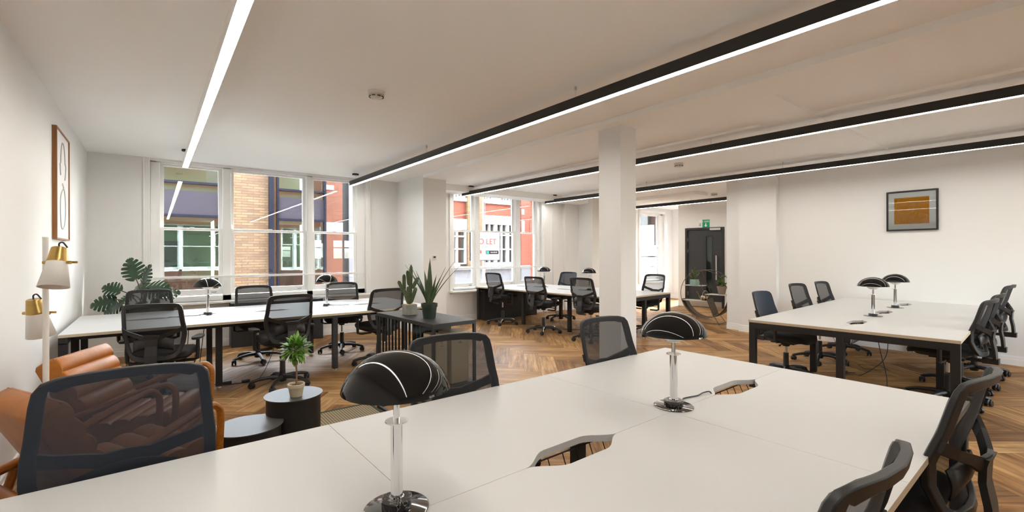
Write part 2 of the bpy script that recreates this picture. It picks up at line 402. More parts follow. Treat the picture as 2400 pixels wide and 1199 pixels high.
# ------------------------------------------------------------------ walls, ceiling, beams
XL = -0.722; YW = 8.45; TH = 0.32
WIN1 = dict(n=1, x0=-0.05, x1=3.12, z0=0.71, z1=2.80, gl=[(0.11, 0.80), (1.01, 2.05), (2.24, 2.93)], zb=0.89, zm=1.82, zt=2.755, bar=(-0.11, 3.07, 1.087), sill=8.36)
WIN2 = dict(n=2, x0=4.98, x1=7.50, z0=0.65, z1=2.78, gl=[(5.10, 5.56), (5.76, 6.71), (6.93, 7.38)], zb=0.79, zm=1.935, zt=2.74, bar=(4.92, 7.42, 1.12), sill=8.30)
WIN3 = dict(n=3, x0=11.42, x1=12.66, z0=0.58, z1=2.66, gl=[(11.53, 12.50)], zb=0.72, zm=1.665, zt=2.59, bar=(11.45, 12.62, 1.0), sill=8.38)
wb = MB(); xs = XL - 0.3
for w in (WIN1, WIN2, WIN3):
    wb.box(xs, YW, 0, w['x0'], YW + TH, CH + .1); wb.box(w['x0'], YW, 0, w['x1'], YW + TH, w['z0']); wb.box(w['x0'], YW, w['z1'], w['x1'], YW + TH, CH + .1); xs = w['x1']
wb.box(xs, YW, 0, 13.4, YW + TH, CH + .1)
struct(wb, 'wall_back', 'wall_paint')
struct(MB().box(XL - .3, -3.2, 0, XL, YW, CH + .1), 'wall_left', 'wall_paint')
wr = MB().box(8.57, -3.2, 0, 8.82, 4.37, CH + .1).box(8.465, 3.45, 0, 8.57, 4.09, CH + .1)
struct(wr, 'wall_right', 'wall_paint')
# rear wall behind the camera, with one window
wq = MB()
wq.box(XL - .3, -3.5, 0, 5.0, -3.2, CH + .1).box(5.0, -3.5, 0, 8.82, -3.2, 1.2).box(5.0, -3.5, 2.1, 8.82, -3.2, CH + .1).box(8.1, -3.5, 1.2, 8.82, -3.2, 2.1)
struct(wq, 'wall_rear', 'wall_paint')
# passage walls round the black door
DP = Vector((11.39, 6.957, 0)); DQ = Vector((11.565, 5.972, 0)); dd = (DQ - DP).normalized(); dang = math.degrees(math.atan2(dd.y, dd.x))
DM = Matrix.Translation(DP) @ Matrix.Rotation(R(dang), 4, 'Z')       # local x along the wall, room on local -y
wd = MB().box(-.19, 0, 0, 0, .16, CH + .1, DM).box(1.014, 0, 0, 3.6, .16, CH + .1, DM).box(0, 0, 2.109, 1.014, .16, CH + .1, DM)
struct(wd, 'wall_door', 'wall_paint')
struct(MB().box(11.44, 7.0, 0, 13.4, 7.15, CH + .1), 'wall_lobby', 'wall_paint')
we = MB().box(13.08, 3.8, 0, 13.4, 7.0, CH + .1).box(13.08, 7.15, 0, 13.4, 7.25, CH + .1).box(13.08, 8.2, 0, 13.4, YW, CH + .1).box(13.08, 7.25, 0, 13.4, 8.2, .25).box(13.08, 7.25, 2.45, 13.4, 8.2, CH + .1)
struct(we, 'wall_end', 'wall_paint')
struct(MB().box(8.82, 3.6, 0, 13.4, 3.8, CH + .1), 'wall_passage', 'wall_paint')
cl = MB().box(XL - .3, -3.5, CH, 13.4, YW + TH, CH + .25)
struct(cl, 'ceiling', 'ceiling_paint')
struct(MB().box(3.74, -3.2, 2.775, 4.20, 7.35, CH + .01), 'trim_1', 'ceiling_paint')
struct(MB().box(3.74, 7.35, 0, 4.20, YW, CH), 'wall_pillar', 'wall_paint', bevel=.004)
struct(MB().box(3.86, 3.10, 0, 4.12, 3.40, 2.776), 'wall_column', 'wall_paint', bevel=.004)
# shallow downstands over the right bays and bulkhead above window 2
struct(MB().box(5.20, -3.2, 2.80, 5.62, 8.0, CH + .01).box(7.75, -3.2, 2.80, 8.57, 3.5, CH + .01).box(7.75, 3.5, 2.80, 8.15, 8.0, CH + .01), 'trim_2', 'ceiling_paint')
struct(MB().box(4.20, 1.75, 2.795, 8.57, 2.25, CH + .01).box(4.20, -.25, 2.795, 8.57, .25, CH + .01), 'trim_3', 'ceiling_paint')
struct(MB().box(4.20, 8.0, 2.70, 8.70, YW + .02, CH + .01), 'trim_4', 'ceiling_paint')
struct(MB().box(8.22, 8.36, 0, 8.70, YW, CH).box(8.70, 7.88, 0, 9.42, YW, CH).box(7.85, 8.40, 0, 8.05, YW, CH), 'wall_pier', 'wall_paint', bevel=.003)
struct(MB().box(9.6, 5.6, 2.76, 10.1, YW, CH + .01), 'trim_5', 'ceiling_paint')

def base_seg(mb, a, b, side=1):
    """skirting along a floor line a->b, protruding to the left of the direction (side=1) or right"""
    a = Vector((*a, 0)); b = Vector((*b, 0)); d = b - a; L = d.length; M = Matrix.Translation(a) @ Matrix.Rotation(math.atan2(d.y, d.x), 4, 'Z')
    mb.box(0, 0, 0, L, side * .018, .075, M).box(0, 0, .075, L, side * .012, .112, M).box(0, 0, .112, L, side * .006, .118, M)
bl = MB(); base_seg(bl, (XL, -3.2), (XL, YW), -1); struct(bl, 'baseboard_left', 'white_gloss')
bb = MB(); base_seg(bb, (XL, YW), (3.74, YW), -1); base_seg(bb, (4.2, YW), (8.22, YW), -1); base_seg(bb, (3.74, 7.35), (3.74, YW), 1); base_seg(bb, (3.74, 7.35), (4.2, 7.35), -1); base_seg(bb, (4.2, YW), (4.2, 7.35), 1)
base_seg(bb, (8.22, 8.36), (8.70, 8.36), -1); base_seg(bb, (8.70, 7.88), (9.42, 7.88), -1); base_seg(bb, (9.42, YW), (13.08, YW), -1); struct(bb, 'baseboard_back', 'white_gloss')
br = MB(); base_seg(br, (8.57, -3.2), (8.57, 3.45), 1); base_seg(br, (8.465, 3.45), (8.465, 4.09), 1); base_seg(br, (8.57, 4.09), (8.57, 4.37), 1); struct(br, 'baseboard_right', 'white_gloss')
be = MB(); base_seg(be, (13.08, 7.15), (13.08, YW), 1)
be.box(-.19, -.018, 0, 0, 0, .075, DM).box(-.19, -.012, .075, 0, 0, .118, DM).box(1.014, -.018, 0, 3.6, 0, .075, DM).box(1.014, -.012, .075, 3.6, 0, .118, DM); struct(be, 'baseboard_end', 'white_gloss')

# ------------------------------------------------------------------ windows
def window(w, m=''):
    root = empty('window_%d' % w['n'], (0, 0, 0), kind='structure')
    x0, x1, z0, z1 = w['x0'], w['x1'], w['z0'], w['z1']; gl = w['gl']; st = .045; zb, zm, zt = w['zb'], w['zm'], w['zt']
    f = MB(); ya, yb = YW + .07, YW + .25
    edges = [x0] + [e for g in gl for e in (g[0] - st, g[1] + st)] + [x1]
    for i in range(0, len(edges), 2):
        f.box(edges[i], ya, z0, edges[i + 1], yb, z1)
        if i in (0, len(edges) - 2):
            pass
    f.box(x0, ya, zt + .03, x1, yb, z1).box(x0, ya, z0, x1, yb, zb - .10)
    for i in range(2, len(edges) - 2, 2):                                 # bead on mullions
        f.box(edges[i] + .012, ya - .012, zb - .1, edges[i + 1] - .012, ya, zt + .03)
    f.build('window_frame', 'white_gloss', root, bevel=.004)
    for a, b in gl:
        u = MB(); y = YW + .165
        u.box(a - st, y, zm, a, y + .04, zt + .035).box(b, y, zm, b + st, y + .04, zt + .035).box(a, y, zt, b, y + .04, zt + .035).box(a, y, zm - .02, b, y + .04, zm + .02)
        s = u.build('sash', 'white_gloss', root, bevel=.003)
        MB().box(a, y + .018, zm + .015, b, y + .024, zt).build('glass_pane', 'window_glass', s)
        u = MB(); y = YW + .115
        u.box(a - st, y, zb - .085, a, y + .04, zm + .02).box(b, y, zb - .085, b + st, y + .04, zm + .02).box(a, y, zm - .02, b, y + .04, zm + .015).box(a, y, zb - .085, b, y + .04, zb)
        s = u.build('sash', 'white_gloss', root, bevel=.003)
        MB().box(a, y + .018, zb, b, y + .024, zm - .018).build('glass_pane', 'window_glass', s)
        h = MB().tube([(b - .10, y - .004, zb - .045), (b - .085, y - .016, zb - .05), (b - .05, y - .016, zb - .05), (b - .035, y - .004, zb - .045)], .004, 8)
        h.build('sash_lift', 'black_steel', root)
        MB().box((a + b) / 2 - .03, y - .01, zm + .016, (a + b) / 2 + .03, y + .03, zm + .03).build('sash_lock', 'plastic_white', root, bevel=.003)
    s = MB().box(x0 - .09, w['sill'], z0 - .035, x1 + .08, YW + .08, z0).box(x0 - .07, YW - .02, z0 - .075, x1 + .06, YW, z0 - .035)
    s.build('window_sill', 'white_gloss', root, bevel=.005)
    ar = MB(); top = min(z1 + .08, CH - .001)
    for xa, sg in ((x0, -1), (x1, 1)):
        for k, (p, q, d) in enumerate(((0, .03, .012), (.03, .055, .024), (.055, .08, .032))):
            a, b = sorted((xa + sg * p, xa + sg * q)); ar.box(a, YW - d, z0, b, YW, top)
    if w['n'] == 3: ar.box(x0, YW - .02, z1, x1, YW, z1 + .08).box(x0 - .03, YW - .032, z1 + .05, x1 + .03, YW, z1 + .08)
    ar.build('architrave', 'white_gloss', root, bevel=.003)
    a, b, z = w['bar']
    bar = MB().box(a, YW - .075, z - .016, b, YW - .055, z + .016)
    for xx in (a + .04, b - .04): bar.box(xx - .012, YW - .06, z - .012, xx + .012, YW + .0, z + .012)
    bar.build('safety_bar', 'white_gloss', root, bevel=.003)
    return root
for w in (WIN1, WIN2, WIN3): window(w)
r4 = empty('window_4', (0, 0, 0), kind='structure')
MB().box(13.28, 7.25, .25, 13.34, 7.30, 2.45).box(13.28, 8.15, .25, 13.34, 8.2, 2.45).box(13.28, 7.3, 1.3, 13.34, 8.15, 1.35).box(13.28, 7.3, .25, 13.34, 8.15, .3).box(13.28, 7.3, 2.4, 13.34, 8.15, 2.45).build('window_frame', 'white_gloss', r4)
MB().box(13.305, 7.3, .3, 13.31, 8.15, 2.4).build('glass_pane', 'window_glass', r4)
for k, (a, b) in enumerate(((5.0, 8.1),)):
    r5 = empty('window_%d' % (5 + k), (0, 0, 0), kind='structure')
    m = MB(); m.box(a, -3.4, 1.2, a + .06, -3.3, 2.1).box(b - .06, -3.4, 1.2, b, -3.3, 2.1).box(a, -3.4, 1.2, b, -3.3, 1.26).box(a, -3.4, 2.04, b, -3.3, 2.1).box((a + b) / 2 - .04, -3.4, 1.2, (a + b) / 2 + .04, -3.3, 2.1).box(a, -3.38, 1.7, b, -3.32, 1.75)
    m.build('window_frame', 'white_gloss', r5)
    MB().box(a + .06, -3.352, 1.26, b - .06, -3.348, 2.04).build('glass_pane', 'window_glass', r5)

# ------------------------------------------------------------------ black door, exit sign
def door():
    root = empty('door_1', DP, dang, kind='structure')
    f = MB().box(0, -.02, 0, .06, .1, 2.109).box(.954, -.02, 0, 1.014, .1, 2.109).box(.06, -.02, 2.05, .954, .1, 2.109)
    f.build('door_frame', 'door_frame', root, bevel=.003)
    l = MB().box(.064, .02, .01, .545, .065, 2.046).box(.705, .02, .01, .95, .065, 2.046).box(.545, .02, .01, .705, .065, .24).box(.545, .02, 1.88, .705, .065, 2.046)
    leaf = l.build('door_leaf', 'door_black', root)
    MB().box(.535, .008, .23, .555, .02, 1.89).box(.695, .008, .23, .715, .02, 1.89).box(.555, .008, .23, .695, .02, .25).box(.555, .008, 1.87, .695, .02, 1.89).build('vision_bead', 'door_frame', leaf)
    MB().box(.545, .04, .24, .705, .046, 1.88).build('vision_pane', 'facade_glass', leaf)
    h = MB().tube([(.825, -.045, .74), (.825, -.045, 1.375)], .018, 16).tube([(.825, .02, .85), (.825, -.045, .85)], .009, 10).tube([(.825, .02, 1.27), (.825, -.045, 1.27)], .009, 10)
    h.build('pull_handle', 'steel', root, smooth=True)
    MB().box(.08, .016, .012, .935, .02, .16).build('kick_plate', 'steel', root)
    MB().box(.66, -.05, 2.03, .93, .02, 2.09).build('door_closer', 'steel', root, bevel=.006)
    for z in (.3, 1.45, 1.75): MB().box(.05, .005, z, .07, .02, z + .10).build('hinge', 'steel', root)
door()
sg = empty('exit_sign', DM @ Vector((.50, -.006, 2.112)), dang, 'green and white fire exit sign with down arrow above the black door', 'sign')
MB().box(-.145, -.004, 0, .145, .004, .205).build('sign_panel', 'sign_green', sg, bevel=.002)
MB().box(-.145, -.0055, .0, -.04, -.004, .205).build('sign_border', 'sign_white', sg)
text('Fire exit', .085, (-.005, -.006, .135), (R(90), 0, 0), 'sign_white', sg)
MB().prism([(-.012, .11), (.012, .11), (.012, .06), (.04, .06), (0, .015), (-.04, .06), (-.012, .06)], .004, .006, Matrix.Rotation(R(90), 4, 'X') @ Matrix.Translation((.05, 0, 0))).build('arrow', 'sign_white', sg)
rm = MB().box(-.125, -.007, .03, -.118, -.0055, .11).box(-.075, -.007, .03, -.068, -.0055, .11).box(-.125, -.007, .11, -.068, -.0055, .117)
rm.ball((-.094, -.006, .098), .008).tube([(-.096, -.006, .088), (-.098, -.006, .065), (-.11, -.006, .04)], .005).tube([(-.098, -.006, .065), (-.085, -.006, .055), (-.084, -.006, .035)], .005).tube([(-.11, -.006, .07), (-.097, -.006, .084), (-.083, -.006, .072)], .004)
rm.build('running_figure', 'sign_green', sg)

# ------------------------------------------------------------------ linear pendant lights
def pendant(p0, p1, hang, body, label):
    a = Vector(p0); b = Vector(p1); d = b - a; L = d.length; ang = math.degrees(math.atan2(d.y, d.x))
    root = empty('linear_pendant_light', (a.x, a.y, 2.645), ang, label, 'ceiling light', 'linear pendant lights')
    h = .035
    MB().box(0, -h, .010, L, h, .082).box(0, -h, 0, L, -h + .004, .010).box(0, h - .004, 0, L, h, .010).box(-.003, -h, 0, 0, h, .082).box(L, -h, 0, L + .003, h, .082).build('housing', body, root)
    MB().box(0, -h + .004, .003, L, h - .004, .009).build('diffuser', 'led', root)
    for s in hang:
        MB().tube([(s, 0, .082), (s, 0, CH - 2.645 - .004)], .0015, 6).build('suspension_wire', 'steel', root)
        big = s < .6
        if big: MB().cyl(.055, CH - 2.645 - .022, CH - 2.645 + .0, s, 0, 24).build('ceiling_cup', 'black_steel', root, smooth=True)
        else: MB().cyl(.009, CH - 2.645 - .03, CH - 2.645, s, 0, 12).build('ceiling_gripper', 'steel', root, smooth=True)
    return root
def lightpair(x0, y0, x1, y1): return (x0, y0), (x1, y1)
pendant((.34, 7.87), (.355, -2.4), (.35, 3.0, 5.6, 8.2), 'white_gloss', 'white bodied glowing linear pendant light, leftmost, ending before the triple window')
pendant((2.77, 8.22), (2.83, -2.4), (.22, 2.85, 5.5, 8.2), 'black_steel', 'black linear pendant light running left of the white column, second from left')
pendant((5.143, 8.28), (5.42, -2.4), (.30, 2.85, 5.4, 8.0), 'black_steel', 'black linear pendant light passing just behind the white column')
pendant((7.52, 8.31), (7.75, -2.4), (.30, 2.85, 5.3, 8.0), 'black_steel', 'black linear pendant light nearest the right wall with the ochre picture')
pendant((10.40, 8.3), (10.42, 4.35), (.35, 2.1, 3.7), 'black_steel', 'short black linear pendant light farthest away, in front of the black door')
# ------------------------------------------------------------------ smoke detectors, thermostat
def detector(x, y, label, s=1.0, z=CH):
    r = empty('smoke_detector', (x, y, z), 0, label, 'smoke detector', 'ceiling smoke detectors')
    MB().lathe([(0, -.012 * s), (.055 * s, -.012 * s), (.058 * s, 0)], 32).lathe([(.052 * s, -.028 * s), (.054 * s, -.012 * s)], 32, cap0=False, cap1=False).lathe([(0, -.052 * s), (.022 * s, -.05 * s), (.04 * s, -.038 * s), (.048 * s, -.034 * s), (.052 * s, -.028 * s), (0, -.027 * s)], 32).build('detector_body', 'plastic_white', r, smooth=True)
    sl = MB()
    for k in range(8):
        a = k * PI / 4; M = Matrix.Rotation(a, 4, 'Z')
        sl.box(-.012 * s, .0425 * s, -.0385 * s, .012 * s, .0495 * s, -.0335 * s, M)
    sl.build('vent_slots', 'dark_slot', r)
detector(1.518, 3.856, 'white smoke detector alone on the ceiling left of the long black light', 1.25)
detector(6.44, 4.04, 'white smoke detector on the ceiling just right of the column', 1.25)
detector(10.3, 5.55, 'small white smoke detector on the ceiling farthest back before the door', 1.25)
for q, (x, y, lb) in enumerate(((1.469, 5.9, 'tiny flush white ceiling sensor above the left windows'), (6.43, 1.92, 'tiny flush white ceiling sensor on the far right of the ceiling'))):
    z = CH if q == 0 else 2.795
    tag(MB().lathe([(0, z - .01), (.03, z - .008), (.042, z)], 24).build('ceiling_sensor', 'plastic_white', smooth=True), lb, 'sensor')
th = empty('thermostat', (3.95, 7.35, 1.36), 0, 'small white thermostat with grey display on the beige pillar face', 'thermostat')
MB().box(-.04, -.022, -.04, .04, 0, .04).build('thermostat_body', 'plastic_white', th, bevel=.004)
MB().box(-.025, -.024, -.005, .025, -.022, .030).build('display', 'lcd', th)
for k in range(4): MB().box(-.028 + k * .016, -.024, -.028, -.018 + k * .016, -.022, -.02).build('button', 'art_grey', th)
# ------------------------------------------------------------------ pictures
pa = empty('framed_picture', (XL, 6.14, 2.08), 0, 'tall oak framed line drawing hanging on the left wall', 'picture')
m = MB()
for a in ((-.39, -.51, -.375, .51), (.375, -.51, .39, .51), (-.375, .495, .375, .51), (-.375, -.51, .375, -.495)): m.box(0, a[0], a[1], .034, a[2], a[3])
m.build('picture_frame', 'oak_frame', pa, bevel=.001)
MB().box(.004, -.376, -.496, .024, .376, .496).build('picture_sheet', 'paper_white', pa)
pts = [(.0255, .10 * math.cos(t) * (1.3 if math.sin(t) > 0 else 1.7), .22 + .2 * math.sin(t)) for t in [i * PI / 24 for i in range(-6, 30)]]
dr = MB().tube([(p[0], p[1], p[2]) for p in pts], .006, 6).tube(smoothpath([(.0255, .06, .0), (.0255, -.14, -.12), (.0255, -.12, -.36), (.0255, .03, -.40), (.0255, .15, -.28), (.0255, .13, -.08), (.0255, -.02, .03)], 8), .005, 6)
dr.build('line_drawing', 'art_grey', pa)
pb = empty('framed_picture', (8.57, 1.67, 2.03), 0, 'black framed ochre print of line-drawn faces on the right wall', 'picture')
hy, hz = .285, .287
m = MB()
for a in ((-hy, -hz, -hy + .022, hz), (hy - .022, -hz, hy, hz), (-hy + .022, hz - .022, hy - .022, hz), (-hy + .022, -hz, hy - .022, -hz + .022)): m.box(-.03, a[0], a[1], 0, a[2], a[3])
m.build('picture_frame', 'black_steel', pb, bevel=.001)
MB().box(-.02, -hy + .02, -hz + .02, -.004, hy - .02, hz - .02).build('picture_mount', 'paper_white', pb)
MB().box(-.0215, -.19, -.19, -.02, .195, .19).build('print', 'art_ochre', pb)
ln = MB()
def stroke(P, r=.0016): ln.tube(smoothpath([(-.0222, -y, z) for y, z in P], 6), r, 5)
stroke([(-.13, .19), (-.16, .12), (-.17, .06), (-.14, .08), (-.10, .10)]); stroke([(-.17, .06), (-.185, .05), (-.17, .02), (-.155, -.0), (-.13, -.03), (-.08, -.045), (0, -.03), (.01, .0)])
stroke([(-.05, .12), (-.02, .15), (.03, .155)]); stroke([(-.03, .08), (-.015, .04), (-.04, .03), (-.03, .01), (-.06, -.0)]); stroke([(-.11, .08), (-.09, .095), (-.06, .08), (-.09, .07), (-.11, .08)])
stroke([(-.12, -.05), (-.14, -.11), (-.145, -.18)]); stroke([(-.09, -.15), (-.085, -.08), (-.03, -.04), (.01, -.02), (.05, -.03), (.04, -.07), (.01, -.09), (.03, -.11)])
stroke([(-.06, -.16), (-.07, -.12), (-.03, -.08), (-.01, -.09), (.0, -.11), (.03, -.13), (.01, -.16)]); stroke([(.08, -.05), (.12, -.045), (.17, -.09), (.14, -.13), (.09, -.16), (.04, -.18), (0, -.17), (-.03, -.15)]); stroke([(.08, -.06), (.10, -.09), (.14, -.09), (.11, -.06), (.08, -.06)])
stroke([(.0, .05), (.005, .09), (.015, .09), (.015, .02)]); stroke([(.02, .02), (.025, .095), (.035, .09), (.035, .03), (.01, -.02)])
ln.build('line_drawing', 'art_line', pb)
MB().box(-.0245, -hy + .022, -hz + .022, -.0235, hy - .022, hz - .022).build('picture_glass', 'window_glass', pb)
# ------------------------------------------------------------------ bench desks
DT = 0.73
def notch_curve(L, d, s):
    """half cut-out outline from (-L/2,0) to (L/2,0), depth d towards s"""
    out = []; e = L * .30; n = 8
    for i in range(n + 1):
        t = i / n; out.append((-L / 2 + e * t, s * d * (3 * t * t - 2 * t ** 3)))
    for i in range(n + 1):
        t = i / n; out.append((L / 2 - e + e * t, s * d * (1 - (3 * t * t - 2 * t ** 3))))
    return out
def bench_desk(name, loc, rz, label, W=1.2065, n=3, inset=.22, ends=(1, 1)):
    root = empty(name, (loc[0], loc[1], 0), rz, label, 'desk', 'white topped bench desks')
    L = W * n; D = 1.6; g = .0008; tt = .025
    for i in range(n):
        for side in (0, 1):
            x0, x1 = i * W + g, (i + 1) * W - g; xm = (x0 + x1) / 2
            if side == 0: poly = [(x0, 0), (x1, 0), (x1, .8 - g)] + [(xm + a, .8 - g + b) for a, b in reversed(notch_curve(.46, .066, -1))] + [(x0, .8 - g)]
            else: poly = [(x0, D), (x0, .8 + g)] + [(xm + a, .8 + g + b) for a, b in notch_curve(.46, .066, 1)] + [(x1, .8 + g), (x1, D)]
            b = MB().prism(poly, DT - tt, DT).build('tabletop', 'desk_white', root)
            b.data.materials.append(MATS['desk_edge'])
            for p in b.data.polygons:
                c = p.center
                if abs(p.normal.z) < .5 and (abs(c.y) < .01 or abs(c.y - D) < .01 or (i == 0 and abs(c.x - x0) < .001) or (i == n - 1 and abs(c.x - x1) < .001)): p.material_index = 1
    z1 = DT - tt
    for y in (.0, D - .05, .8 - .16, .8 + .11):
        if y in (.0, D - .05): MB().box(.04, y + (.01 if y else .01) + inset * 0, z1 - .0, .05, y + .03, z1).v
    fr = MB()
    for y in (.17, D - .22): fr.box(.05, y, z1 - .05, L - .05, y + .05, z1)
    for x in [0.004] + [i * W - .03 for i in range(1, n)] + [L - .064]:
        e = x < .01 or x > L - .1
        fr.box(x, .004 if e else .2, z1 - (.062 if e else .05), x + .06, D - .004 if e else D - .2, z1)
    fr.build('desk_frame', 'black_steel', root, bevel=.002)
    for x in [0.004] + [i * W - .03 for i in range(1, n)] + [L - .064]:
        e = x < .01 or x > L - .1
        ys = (.004, D - .064) if e else (inset, D - inset - .06)
        if e: ys = (.004, .77, D - .064)
        for y in ys:
            lg = MB().box(x, y, .028, x + .06, y + .06, z1 - .05).build('leg', 'black_steel', root, bevel=.002)
            MB().cyl(.022, 0, .006, x + .03, y + .03, 16).cyl(.008, .006, .03, x + .03, y + .03, 10).build('foot', 'chrome', lg, smooth=True)
    # wire cable tray under the centre seam
    tr = MB()
    for k, yy in enumerate((.70, .74, .86, .90)): tr.tube([(.1, yy, z1 - (.03 if k in (0, 3) else .12)), (L - .1, yy, z1 - (.03 if k in (0, 3) else .12))], .003, 6)
    x = .12
    while x < L - .1:
        tr.tube([(x, .70, z1 - .03), (x, .74, z1 - .12), (x, .86, z1 - .12), (x, .90, z1 - .03)], .0022, 5); x += .075
    tr.build('cable_tray', 'black_steel', root)
    return root
bench_desk('bench_desk', (-.621, .316), .99, 'large white bench desk in the foreground with two black domed lamps')
bench_desk('bench_desk', (4.99, .678), 2.95, 'white bench desk along the right wall under the ochre picture')
bench_desk('bench_desk', (-.667, 5.548), 0, 'long white bench desk below the left triple window')
bench_desk('bench_desk', (5.447, 8.242), -86.2, 'white bench desk behind the column, reaching the to-let window')
def desk_pt(loc, rz, u, v):
    a = R(rz); return (loc[0] + u * math.cos(a) - v * math.sin(a), loc[1] + u * math.sin(a) + v * math.cos(a))

# ------------------------------------------------------------------ task chairs
def task_chair(mesh='chair_mesh', seat='black_fabric'):
    root = empty('task_chair')
    # five-star base
    b = MB()
    b.lathe([(.0, .045), (.034, .045), (.046, .075), (.046, .115), (.030, .13), (0, .13)], 20)
    for k in range(5):
        a = k * 2 * PI / 5 + R(18)
        M = Matrix.Rotation(a, 4, 'Z')
        b.tube([(.03, 0, .095), (.12, 0, .098), (.22, 0, .088), (.29, 0, .070), (.315, 0, .062)], [.024, .022, .019, .017, .014], 8, M, flat=.95)
    b.build('star_base', 'black_plastic', root, smooth=True)
    for k in range(5):
        a = k * 2 * PI / 5 + R(18); c, s_ = math.cos(a) * .305, math.sin(a) * .305
        M = Matrix.Translation((c, s_, 0)) @ Matrix.Rotation(a + 1.1 + k * .7, 4, 'Z')
        cs = MB()
        for yy in (-.017, .017): cs.lathe([(0, -.010), (.024, -.010), (.028, -.006), (.028, .006), (.024, .010), (0, .010)], 16, M @ Matrix.Translation((.012, yy, .028)) @ Matrix.Rotation(R(90), 4, 'X'))
        cs.tube([(0, 0, .062), (0, 0, .04), (.012, 0, .03)], .008, 8, M).tube([(.012 + .029 * math.cos(t), 0, .028 + .031 * math.sin(t)) for t in [R(d) for d in range(0, 181, 20)]], .011, 6, M)
        cs.build('caster', 'black_plastic', root, smooth=True)
    MB().cyl(.030, .10, .27, seg=20, r2=.027).build('column_cover', 'black_plastic', root, smooth=True)
    MB().cyl(.014, .26, .41, seg=14).build('gas_lift', 'steel', root, smooth=True)
    # mechanism
    me = MB().box(-.09, -.13, .395, .09, .12, .43).box(-.03, -.27, .40, .03, -.10, .425).lathe([(0, .36), (.035, .36), (.05, .395)], 16)
    me.tube([(.09, .02, .41), (.20, .03, .405), (.25, .035, .40)], [.007, .007, .012], 8).tube([(-.09, -.05, .41), (-.20, -.06, .405), (-.245, -.06, .40)], [.007, .007, .013], 8)
    me.build('tilt_mechanism', 'black_plastic', root, bevel=.004)
    # seat
    def seatf(u, v):
        a = u * 2 * PI; rr = [0, .55, .85, .97, 1.0, .97, .85, .5, 0][int(round(v * 8))]
        z = [.532, .530, .524, .513, .49, .462, .452, .448, .448][int(round(v * 8))]
        q = 4.0
        cx = math.copysign(abs(math.cos(a)) ** (2 / q), math.cos(a)); cy = math.copysign(abs(math.sin(a)) ** (2 / q), math.sin(a))
        x = cx * .245 * rr * (1 - .06 * (cy < 0)); y = cy * .24 * rr + .04
        if y > .15: z -= (y - .15) ** 2 * 2.6
        if v < .5: z -= .012 * math.exp(-(x * x + (y - .0) ** 2) / .02)
        return (x, y, z)
    MB().grid(seatf, 40, 9, wrapu=True).build('seat', seat, root, smooth=True, angle=60)
    MB().prism([(.20 * math.copysign(abs(math.cos(t)) ** .5, math.cos(t)), .035 + .19 * math.copysign(abs(math.sin(t)) ** .5, math.sin(t))) for t in [i * PI / 16 for i in range(32)]], .428, .449).build('seat_pan', 'black_plastic', root, bevel=.004)
    # back
    def ybk(z):
        return -.245 + .030 * math.exp(-((z - .62) / .12) ** 2) - .25 * max(0, z - .66) ** 1.25 * 1.0 - .02
    def wrap(x): return .055 * (x / .235) ** 2
    def P(x, z, d=0): return (x, ybk(z) + wrap(x) + d, z)
    half = [(0, .980), (.10, .979), (.17, .975), (.205, .965), (.222, .94), (.228, .90), (.234, .80), (.240, .74), (.238, .68), (.225, .60), (.200, .53), (.165, .475), (.11, .462), (0, .460)]
    def loop(sc):
        h = [(x - (.0 if x == 0 else sc * (1 if z > .5 else .8)), z + (-sc if z > .95 else (sc if z < .5 else 0))) for x, z in half]
        return [Vector(P(x, z)) for x, z in h] + [Vector(P(-x, z)) for x, z in reversed(h[1:-1])]
    MB().ring(loop(0), loop(.034), -.013, .010).build('back_frame', 'black_plastic', root, smooth=True, bevel=.004, angle=50)
    def hw(z):
        for (a, za), (c, zc) in zip(half[2:], half[3:]):
            if zc <= z <= za: return a + (c - a) * (za - z) / max(za - zc, 1e-6)
        return .17 if z > .9 else .11
    def meshf(u, v):
        z = .468 + v * (.975 - .468); w = hw(min(max(z, .463), .974)) - .004
        x = (u * 2 - 1) * w; return P(x, z - .006 * (abs(u * 2 - 1) > .9) * (v > .97), .013)
    MB().grid(meshf, 15, 28).build('mesh_back', mesh, root, smooth=True)
    # Y shaped support
    def strip(mb, pts, d, th=.016):
        """pts: (x, z, halfwidth, dx, dz normal-ish) in the back plane"""
        V = []
        for x, z, w, nx, nz, dd in pts:
            for s_, t_ in ((1, 0), (-1, 0), (-1, 1), (1, 1)):
                q = P(x + nx * w * s_, z + nz * w * s_, d - dd - t_ * th); V.append(q)
        F = []
        for i in range(len(pts) - 1):
            for k in range(4):
                l = (k + 1) % 4; F.append((i * 4 + k, i * 4 + l, i * 4 + 4 + l, i * 4 + 4 + k))
        F += [(0, 1, 2, 3), tuple((len(pts) - 1) * 4 + k for k in (3, 2, 1, 0))]; mb.add(V, F)
    y = MB()
    for s_ in (1, -1):
        strip(y, [(s_ * .232, .745, .022, 0, 1, 0), (s_ * .17, .715, .020, .2 * s_, 1, .014), (s_ * .10, .69, .022, .25 * s_, 1, .026), (s_ * .05, .665, .034, .3 * s_, .9, .038), (0, .66, .038, 0, 1, .042)], -.010)
    y.box(-.001, -.3, .6, .001, -.299, .601)
    sp = [(.69, .062), (.66, .048), (.60, .044), (.52, .046), (.46, .044), (.43, .04)]
    V = []; F = []
    for i, (z, w) in enumerate(sp):
        for x, dy in ((w, 0), (-w, 0), (-w, -.022), (w, -.022)): V.append((x, ybk(max(z, .5)) - .050 + dy + (.03 if z < .45 else 0) * 0, z))
        if i:
            for k in range(4): l = (k + 1) % 4; F.append((i * 4 - 4 + k, i * 4 - 4 + l, i * 4 + l, i * 4 + k))
    F += [(0, 1, 2, 3), tuple(len(sp) * 4 - 4 + k for k in (3, 2, 1, 0))]
    y.add(V, F).box(-.036, -.34, .395, .036, -.235, .445)
